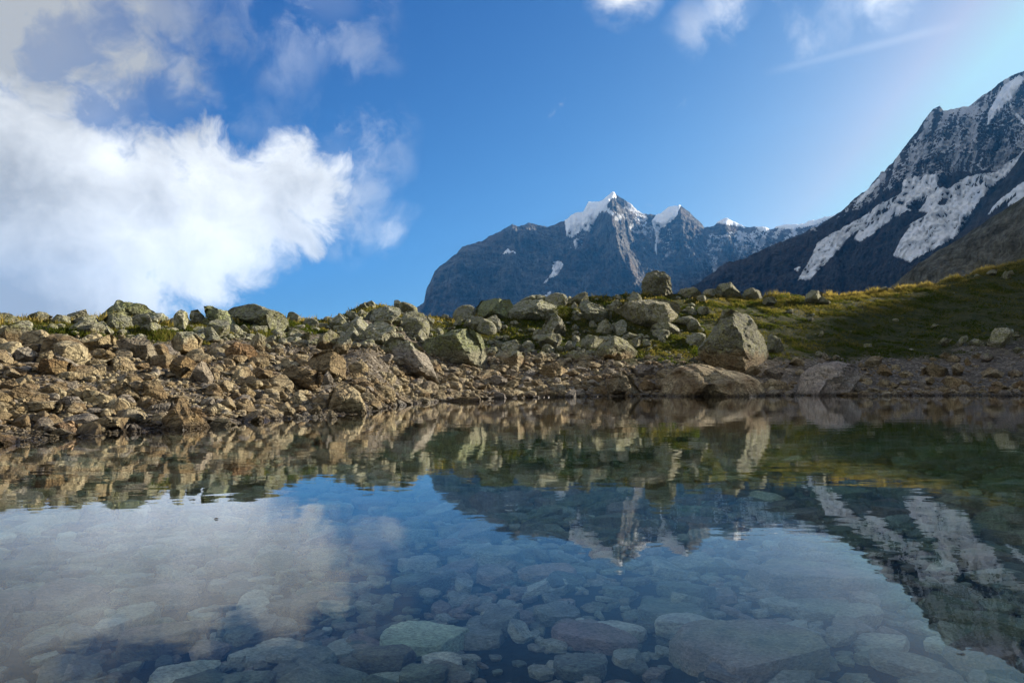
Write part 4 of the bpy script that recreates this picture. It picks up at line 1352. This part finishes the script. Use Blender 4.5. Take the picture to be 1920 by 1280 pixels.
keep[:m_] |= rng.random(m_) < np.where(az[:m_] < -9, 0.66, 0.55)
mudz = (az > 17) & (tt > 0.10)
keep &= ~(mudz & (rng.random(n) < 0.72))
path = fbm(np.stack([X / 2.2, Y / 2.2, 0 * X], -1), 3, 99) > 0.22          # bare gravel lanes
keep &= ~(path & (size > 0.09) & (az < -8))
X, Y, size, az = X[keep], Y[keep], size[keep], az[keep]
Zg = ground_z(X, Y)
px, py = project(np.stack([X, Y, Zg + size * 0.3], -1))
rr = np.hypot(X, Y)
hid = np.zeros(len(X), bool)
for poly, rh in HERO_POLY:
    hid |= in_poly(px, py, poly) & ((rr > rh - 0.1) | (size > 0.16))
X, Y, size, az, Zg, px, py, rr = (a[~hid] for a in (X, Y, size, az, Zg, px, py, rr))
pos = np.stack([X, Y, Zg + size * rng.uniform(0.02, 0.32, len(X))], -1)
Rm = rot_mats(rng.uniform(0, 6.28, len(X)), rng.uniform(0, 0.55, len(X)), rng.uniform(0, 6.28, len(X)))
pxs = 2 * size * F / Y
inside = (px > 4) & (px < 1916)
order = np.argsort(-(pxs * inside))
N_ROCK = 290
mesh_r = base_meshes('shore_rock', SHAPES, M_ROCK)
ind = order[:N_ROCK]
for j, k in enumerate(ind):
    m_ = j % len(mesh_r)
    o = bpy.data.objects.new('shore_rock', mesh_r[m_])
    COL.objects.link(o)
    o.matrix_world = Matrix.Translation(pos[k].tolist()) @ Matrix((Rm[k] * size[k]).tolist()).to_4x4()
    tag(o, cat='rock', group='rocks strewn along the lake shore')
    ALL.append([o, px[k], py[k], pxs[k], None, None, SHAPES[m_][0][:, 2].ptp() / 2 if hasattr(SHAPES[m_][0], 'ptp') else np.ptp(SHAPES[m_][0][:, 2]) / 2])
rest = np.setdiff1d(np.arange(len(X)), ind)
small = size[rest] < 0.105
CHIPS = [flagstone(950 + i, d) for i, d in enumerate([(1, .75, .5), (1, .6, .42), (1, .9, .6), (.9, .7, .7), (1, .55, .35), (1, .8, .45)])]
join_stones('scree', SHAPES_LO, pos[rest[~small]], size[rest[~small]], Rm[rest[~small]], M_ROCK, rng)
join_stones('pebbles', CHIPS, pos[rest[small]], size[rest[small]], Rm[rest[small]], M_ROCK, rng)

# --- stones on the lake bed


def bed_point(x, y):
    """Where a photo pixel's ray through the water meets the bed."""
    d = pix_dir(x, y)
    t = -CAM_H / d[2]
    S = C_CAM + d * t
    Q = S + d * np.arange(0, 25, 0.02)[:, None]
    k = np.nonzero(Q[:, 2] <= ground_z(Q[:, 0], Q[:, 1]))[0]
    return Q[k[0]] if len(k) else Q[-1]


def see_bed(P):
    return project(P)


HERO_BED = [  # photo x, y, width px, slab shape, yaw, label, short
    (1420, 1245, 400, 2, 0.15, 'widest pale slab on the lake bed, pitted and cut by the lower photo edge', 'widest pale bed slab'),
    (1118, 1212, 185, 3, -0.2, 'thick purplish slab with a square front on the near lake bed', 'thick purplish slab'),
    (1030, 1088, 170, 1, 0.1, 'long reddish slab under the reflected peak', 'long reddish slab'),
    (1245, 1150, 150, 0, 0.3, 'broad blue-grey slab leaning behind the thick purplish one', 'broad blue-grey slab'),
    (780, 1212, 250, 4, 0.05, 'long smooth greenish slab lying level on the near bed', 'long greenish slab'),
    (710, 1250, 190, 5, -0.25, 'reddish-brown wedge on the bed below the long greenish slab', 'reddish bed wedge'),
    (300, 1215, 190, 6, 0.4, 'dark cracked slab at the lower edge of the mirrored cloud', 'dark cracked slab'),
    (1510, 1110, 330, 0, -0.35, 'large pale slab slanting away under the reflected sky', 'slanting pale slab'),
    (1540, 1155, 210, 7, 0.2, 'flat grey slab just in front of the slanting pale one', None),
    (1330, 1015, 150, 4, 0.1, 'blue-tinted flat slab at the foot of the reflected mountain', 'blue-tinted flat slab'),
    (1790, 868, 230, 1, -0.05, 'long green slab far out under the dark reflected hill', 'long green far slab'),
    (1305, 968, 130, 2, 0.0, 'mossy green slab under the dark reflected ridge', 'mossy ridge slab'),
    (1570, 938, 150, 0, 0.15, 'olive slab beside the reflected glacier stripe', 'olive stripe slab'),
    (1840, 1060, 150, 3, 0.3, 'pale round-ended slab beneath the reflected snow streak', 'round-ended pale slab'),
    (1090, 1262, 140, 6, 0.1, 'grey block in front of the thick purplish slab at the photo edge', None),
    (490, 1190, 150, 3, 0.5, 'brown-tinged slab beside the dark cracked one', None),
]
BED = []
mesh_b = base_meshes('submerged_stone', SLABS, M_BED)
placed = []
rng = np.random.default_rng(21)
for (x, y, w, s, yaw, label, short) in HERO_BED:
    q = bed_point(x, y)
    sc = w / F * q[1] / 2 / 0.95
    th = SLABS[s][0][:, 2].max() * sc
    o = bpy.data.objects.new('submerged_stone', mesh_b[s])
    COL.objects.link(o)
    o.matrix_world = Matrix.Translation((q[0], q[1], q[2] + th * 0.55)) @ Matrix.Rotation(yaw, 4, 'Z') @ Matrix.Rotation(rng.uniform(-.06, .06), 4, 'X') @ Matrix.Scale(sc, 4)
    tag(o, cat='stone', group='slabs and stones on the lake bed')
    tint_by(o, label)
    placed.append((q[0], q[1], sc))
    BED.append([o, x, y, w, label, short, 0.3])
n = 27000
rr = 1.7 + (rng.random(n) ** 0.85) * 28
az = rng.uniform(-58, 48, n)
X, Y = rr * np.sin(np.radians(az)), rr * np.cos(np.radians(az))
rw_ = np.interp(az, AZ_W, R_W)
ok = rr < rw_ - 0.15
X, Y, rr = X[ok], Y[ok], rr[ok]
size = 0.050 * rng.random(len(X)) ** (-1 / 1.7)
size = np.minimum(size, rng.uniform(0.12, 0.36, len(X))) * np.interp(rr, [2, 5, 10, 20, 30], [0.66, 0.95, 1.45, 2.2, 2.6])
Zg = ground_z(X, Y)
inh = np.zeros(len(X), bool)
for (hx, hy, hs) in placed:
    inh |= (np.hypot((X - hx), (Y - hy)) < hs * 0.55)
X, Y, rr, size, Zg = (a[~inh] for a in (X, Y, rr, size, Zg))
pos = np.stack([X, Y, Zg + size * rng.uniform(0.05, 0.30, len(X))], -1)
pos[:, 2] = np.minimum(pos[:, 2], -0.46 * size - 0.05)
Rm = rot_mats(rng.uniform(0, 6.28, len(X)), np.abs(rng.normal(0, 0.22, len(X))), rng.uniform(0, 6.28, len(X)))
px, py = see_bed(pos)
pxs = 2 * size * F / Y
vis = (px > 3) & (px < 1917) & (py < 1278) & (py > 830)
# largest as they show; slabs far out are seen very flat
area = pxs * np.sqrt(np.clip((py - 700) / 580, 0.02, 1)) * vis
order = np.argsort(-area)
N_BED = 300 - len(HERO_BED)
ind = order[:N_BED]
for j, k in enumerate(ind):
    m_ = int(rng.integers(0, len(mesh_b)))
    o = bpy.data.objects.new('submerged_stone', mesh_b[m_])
    COL.objects.link(o)
    o.matrix_world = Matrix.Translation(pos[k].tolist()) @ Matrix((Rm[k] * size[k]).tolist()).to_4x4()
    tag(o, cat='stone', group='slabs and stones on the lake bed')
    BED.append([o, px[k], py[k], pxs[k], None, None, np.ptp(SLABS[m_][0][:, 2]) / 2])
rest = np.setdiff1d(np.arange(len(X)), ind)
join_stones('lake_bed_stones', SLABS_LO, pos[rest], size[rest], Rm[rest], M_BED, rng, (0.0, 0.6))  # low tones: small stones darkened to stand in for shade in the gaps

# ------------------------------------------------------------------ labels for the rocks that have none: by size, shape and nearest landmark
ORD = ['nearest', 'second nearest', 'third nearest', 'fourth nearest', 'fifth nearest', 'sixth nearest', 'seventh nearest', 'eighth nearest', 'ninth nearest', 'tenth nearest',
       'eleventh nearest', 'twelfth nearest', 'thirteenth nearest', 'fourteenth nearest', 'fifteenth nearest', 'sixteenth nearest', 'seventeenth nearest', 'eighteenth nearest', 'nineteenth nearest', 'twentieth nearest'] + [f'twenty-{w} nearest' for w in ('first', 'second', 'third', 'fourth', 'fifth', 'sixth', 'seventh', 'eighth', 'ninth')] + [f'thirty-{w} nearest' for w in ('first', 'second', 'third', 'fourth', 'fifth', 'sixth', 'seventh', 'eighth', 'ninth')]


def auto_labels(items, word, big, small, extra):
    marks = [(e[1], e[2], e[5]) for e in items if e[5]]
    slots = {}
    for e in items:
        if e[4]:
            e[0]['label'] = e[4]
            continue
        dx = np.array([e[1] - m[0] for m in marks])
        dy = np.array([e[2] - m[1] for m in marks])
        k = int(np.argmin(np.hypot(dx, dy * 1.6)))
        a = math.degrees(math.atan2(-dy[k], dx[k])) % 360
        side = ['right of', 'above and right of', 'above', 'above and left of', 'left of', 'below and left of', 'below', 'below and right of'][int((a + 22.5) // 45) % 8]
        slots.setdefault((k, side), []).append((math.hypot(dx[k], dy[k]), e))
    for (k, side), lst in slots.items():
        lst.sort(key=lambda t: t[0])
        for i, (dd, e) in enumerate(lst):
            sz = 'large' if e[3] > big else 'small' if e[3] < small else 'mid-sized'
            sh = 'flat' if e[6] < 0.45 else 'upright' if e[6] > 1.0 else 'blocky'
            where = ORD[min(i, len(ORD) - 1)] + ' ' if len(lst) > 1 else ''
            e[0]['label'] = f'{sz} {sh} {word}, {where}{side} the {marks[k][2]}' if where else f'{sz} {sh} {word} {side} the {marks[k][2]}'


auto_labels(ALL, 'rock', 45, 22, 0)
auto_labels(BED, 'submerged stone', 110, 55, 0)

# ------------------------------------------------------------------ grass, bush, small things
rng = np.random.default_rng(77)


def tufts(n, az0, az1, t0, t1, hgt, dry, pw=1.0, seed=0):
    az = rng.uniform(az0, az1, n)
    t = t0 + (t1 - t0) * rng.random(n) ** pw
    rw_, rc_ = np.interp(az, AZ_W, R_W), np.interp(az, AZ_C, R_C)
    r = rw_ + t * (rc_ - rw_)
    X, Y = r * np.sin(np.radians(az)), r * np.cos(np.radians(az))
    g = grass_amount(X, Y)
    k = rng.random(n) < g ** 1.5
    X, Y = X[k], Y[k]
    P = np.stack([X, Y, 0 * X], -1)
    cl = fbm(P * 0.8, 3, 61)
    k = rng.random(len(X)) < 0.35 + 0.9 * sstep(-0.4, 0.4, cl)
    X, Y, cl = X[k], Y[k], cl[k]
    n = len(X)
    hh = hgt * rng.uniform(0.5, 1.25, n) * np.clip(1 + 1.2 * cl, 0.35, 2.2)
    dr = np.clip(dry + 0.65 * fbm(np.stack([X, Y, 0 * X + 4], -1) * 0.5, 4, 67) + rng.normal(0, 0.15, n), 0, 1)
    return X, Y, ground_z(X, Y) - 0.02, hh, dr


sets = [tufts(18000, 12, 42, 0.78, 1.01, 0.13, 0.28), tufts(46000, 12, 42, 0.30, 1.03, 0.12, 0.06), tufts(15000, 17, 42, 0.95, 1.04, 0.17, 0.65), tufts(3000, 16, 42, 0.985, 1.03, 0.44, 0.95),
        tufts(26000, -9, 16, 0.38, 1.05, 0.13, 0.14), tufts(30000, -40, -8, 0.55, 1.08, 0.15, 0.22), tufts(1500, -40, 16, 0.9, 1.05, 0.30, 0.95)]
X, Y, Zg, hh, dr = (np.concatenate([s[i] for s in sets]) for i in range(5))
nb = 4
n = len(X)
ang = rng.uniform(0, 6.28, (n, nb))
rad = rng.uniform(0.0, 0.10, (n, nb))
bx, by = X[:, None] + np.cos(ang) * rad, Y[:, None] + np.sin(ang) * rad
h_ = hh[:, None] * rng.uniform(0.6, 1.15, (n, nb))
wd = np.clip(0.022 + 0.10 * h_, 0.02, 0.05) * rng.uniform(0.6, 1.2, (n, nb))
fa = rng.uniform(0, 6.28, (n, nb))
lean = h_ * rng.uniform(0.1, 0.7, (n, nb))
la = rng.uniform(0, 6.28, (n, nb))
z0 = Zg[:, None] + 0 * h_
p1 = np.stack([bx - np.cos(fa) * wd, by - np.sin(fa) * wd, z0], -1)
p2 = np.stack([bx + np.cos(fa) * wd, by + np.sin(fa) * wd, z0], -1)
p3 = np.stack([bx + np.cos(la) * lean, by + np.sin(la) * lean, z0 + h_], -1)
V = np.stack([p1, p2, p3], 2).reshape(-1, 3)
grass = mesh_obj('alpine_grass', V, np.arange(len(V)).reshape(-1, 3), M_GRASS, attrs={'dry': np.repeat(dr, nb * 3)})
tag(grass, kind='stuff')


def bush(px_, py_, w, h, label):
    gx, gy, gz = hit_ground(px_, py_)
    root = bpy.data.objects.new('low_shrub', None)
    COL.objects.link(root)
    root.location = (gx, gy, gz)
    tag(root, label, 'shrub')
    k = gy / F
    W, H = w * k / 2, h * k
    n = 1500
    q = rng.normal(size=(n, 3))
    q /= np.linalg.norm(q, axis=1, keepdims=True)
    rad = 0.55 + 0.45 * rng.random(n) ** 0.5
    lump = 1 + 0.25 * fbm(q * 2.5, 3, 15)
    c = q * (rad * lump)[:, None] * np.array([W, W * 0.8, H * 0.55]) + np.array([0, 0, H * 0.5])
    a = rng.normal(size=(n, 3)); a /= np.linalg.norm(a, axis=1, keepdims=True)
    b = np.cross(a, rng.normal(size=(n, 3))); b /= np.linalg.norm(b, axis=1, keepdims=True)
    s = 0.055
    V = np.stack([c - a * s, c + b * s * 0.5, c + a * s, c - b * s * 0.5], 1).reshape(-1, 3)
    mesh_obj('foliage', V, np.arange(len(V)).reshape(-1, 4), M_GRASS, parent=root, attrs={'dry': np.repeat(np.clip(rng.normal(0.12, 0.12, n), 0, 1), 4)})
    vs, fs = [], []
    for i in range(7):
        t = np.array([rng.uniform(-.6, .6) * W, rng.uniform(-.5, .5) * W, H * 0.7])
        o = len(vs)
        for kx in range(4):
            an = kx * math.pi / 2
            vs.append(np.array([math.cos(an), math.sin(an), 0]) * 0.02)
        vs.append(t)
        for kx in range(4):
            fs.append((o + kx, o + (kx + 1) % 4, o + 4))
    mesh_obj('stem', np.array(vs), np.array(fs), mat_stem, parent=root)


mat_stem = mat_plain('shrub_stem', (0.10, 0.07, 0.045))
bush(1055, 598, 40, 24, 'bright green low shrub between the long crest pair and the leaning slab')
bush(1478, 568, 60, 16, 'dark green low cushion shrub on the crest before the pale rim boulder')

# small leaf drifting on the water
d = pix_dir(405, 973)
p = C_CAM + d * (-CAM_H / d[2])
q = np.array([(-1, 0, 0.002), (-0.4, 0.35, 0.006), (0.5, 0.3, 0.010), (1.2, 0, 0.006), (0.5, -0.35, 0.004), (-0.4, -0.3, 0.003)]) * np.array([0.016, 0.016, 0.6])
V = np.concatenate([q, q + np.array([0, 0, 0.002]), [[0, 0, 0.012]]])
fs = [(i, (i + 1) % 6, 6 + (i + 1) % 6) for i in range(6)] + [(i, 6 + (i + 1) % 6, 6 + i) for i in range(6)] + [(6 + i, 6 + (i + 1) % 6, 12) for i in range(6)]
leaf = mesh_obj('floating_leaf', V, np.array(fs), mat_stem)
leaf.location = (p[0], p[1], 0.0)
tag(leaf, 'tiny dark leaf floating on the mirrored white cloud', 'leaf')

# ------------------------------------------------------------------ haze: the air between the lake and the peaks
hz = bpy.data.materials.new('mountain_air')
hz.use_nodes = True
nt = hz.node_tree
nt.nodes.clear()
ho = nt.nodes.new('ShaderNodeOutputMaterial')
pv = nt.nodes.new('ShaderNodeVolumePrincipled')
pv.inputs['Color'].default_value = (0.09, 0.40, 1.0, 1)
pv.inputs['Density'].default_value = HAZE_DENSITY
pv.inputs['Anisotropy'].default_value = 0.2
nt.links.new(pv.outputs[0], ho.inputs['Volume'])
lo, hi = np.array([-17500, -17500, -620.0]), np.array([17500, 17500, 2900.0])
V = np.array([(x, y, z) for x in (lo[0], hi[0]) for y in (lo[1], hi[1]) for z in (lo[2], hi[2])])
fs = np.array([(0, 1, 3, 2), (4, 6, 7, 5), (0, 4, 5, 1), (2, 3, 7, 6), (0, 2, 6, 4), (1, 5, 7, 3)])
haze = mesh_obj('haze', V, fs, hz)
tag(haze, kind='stuff')
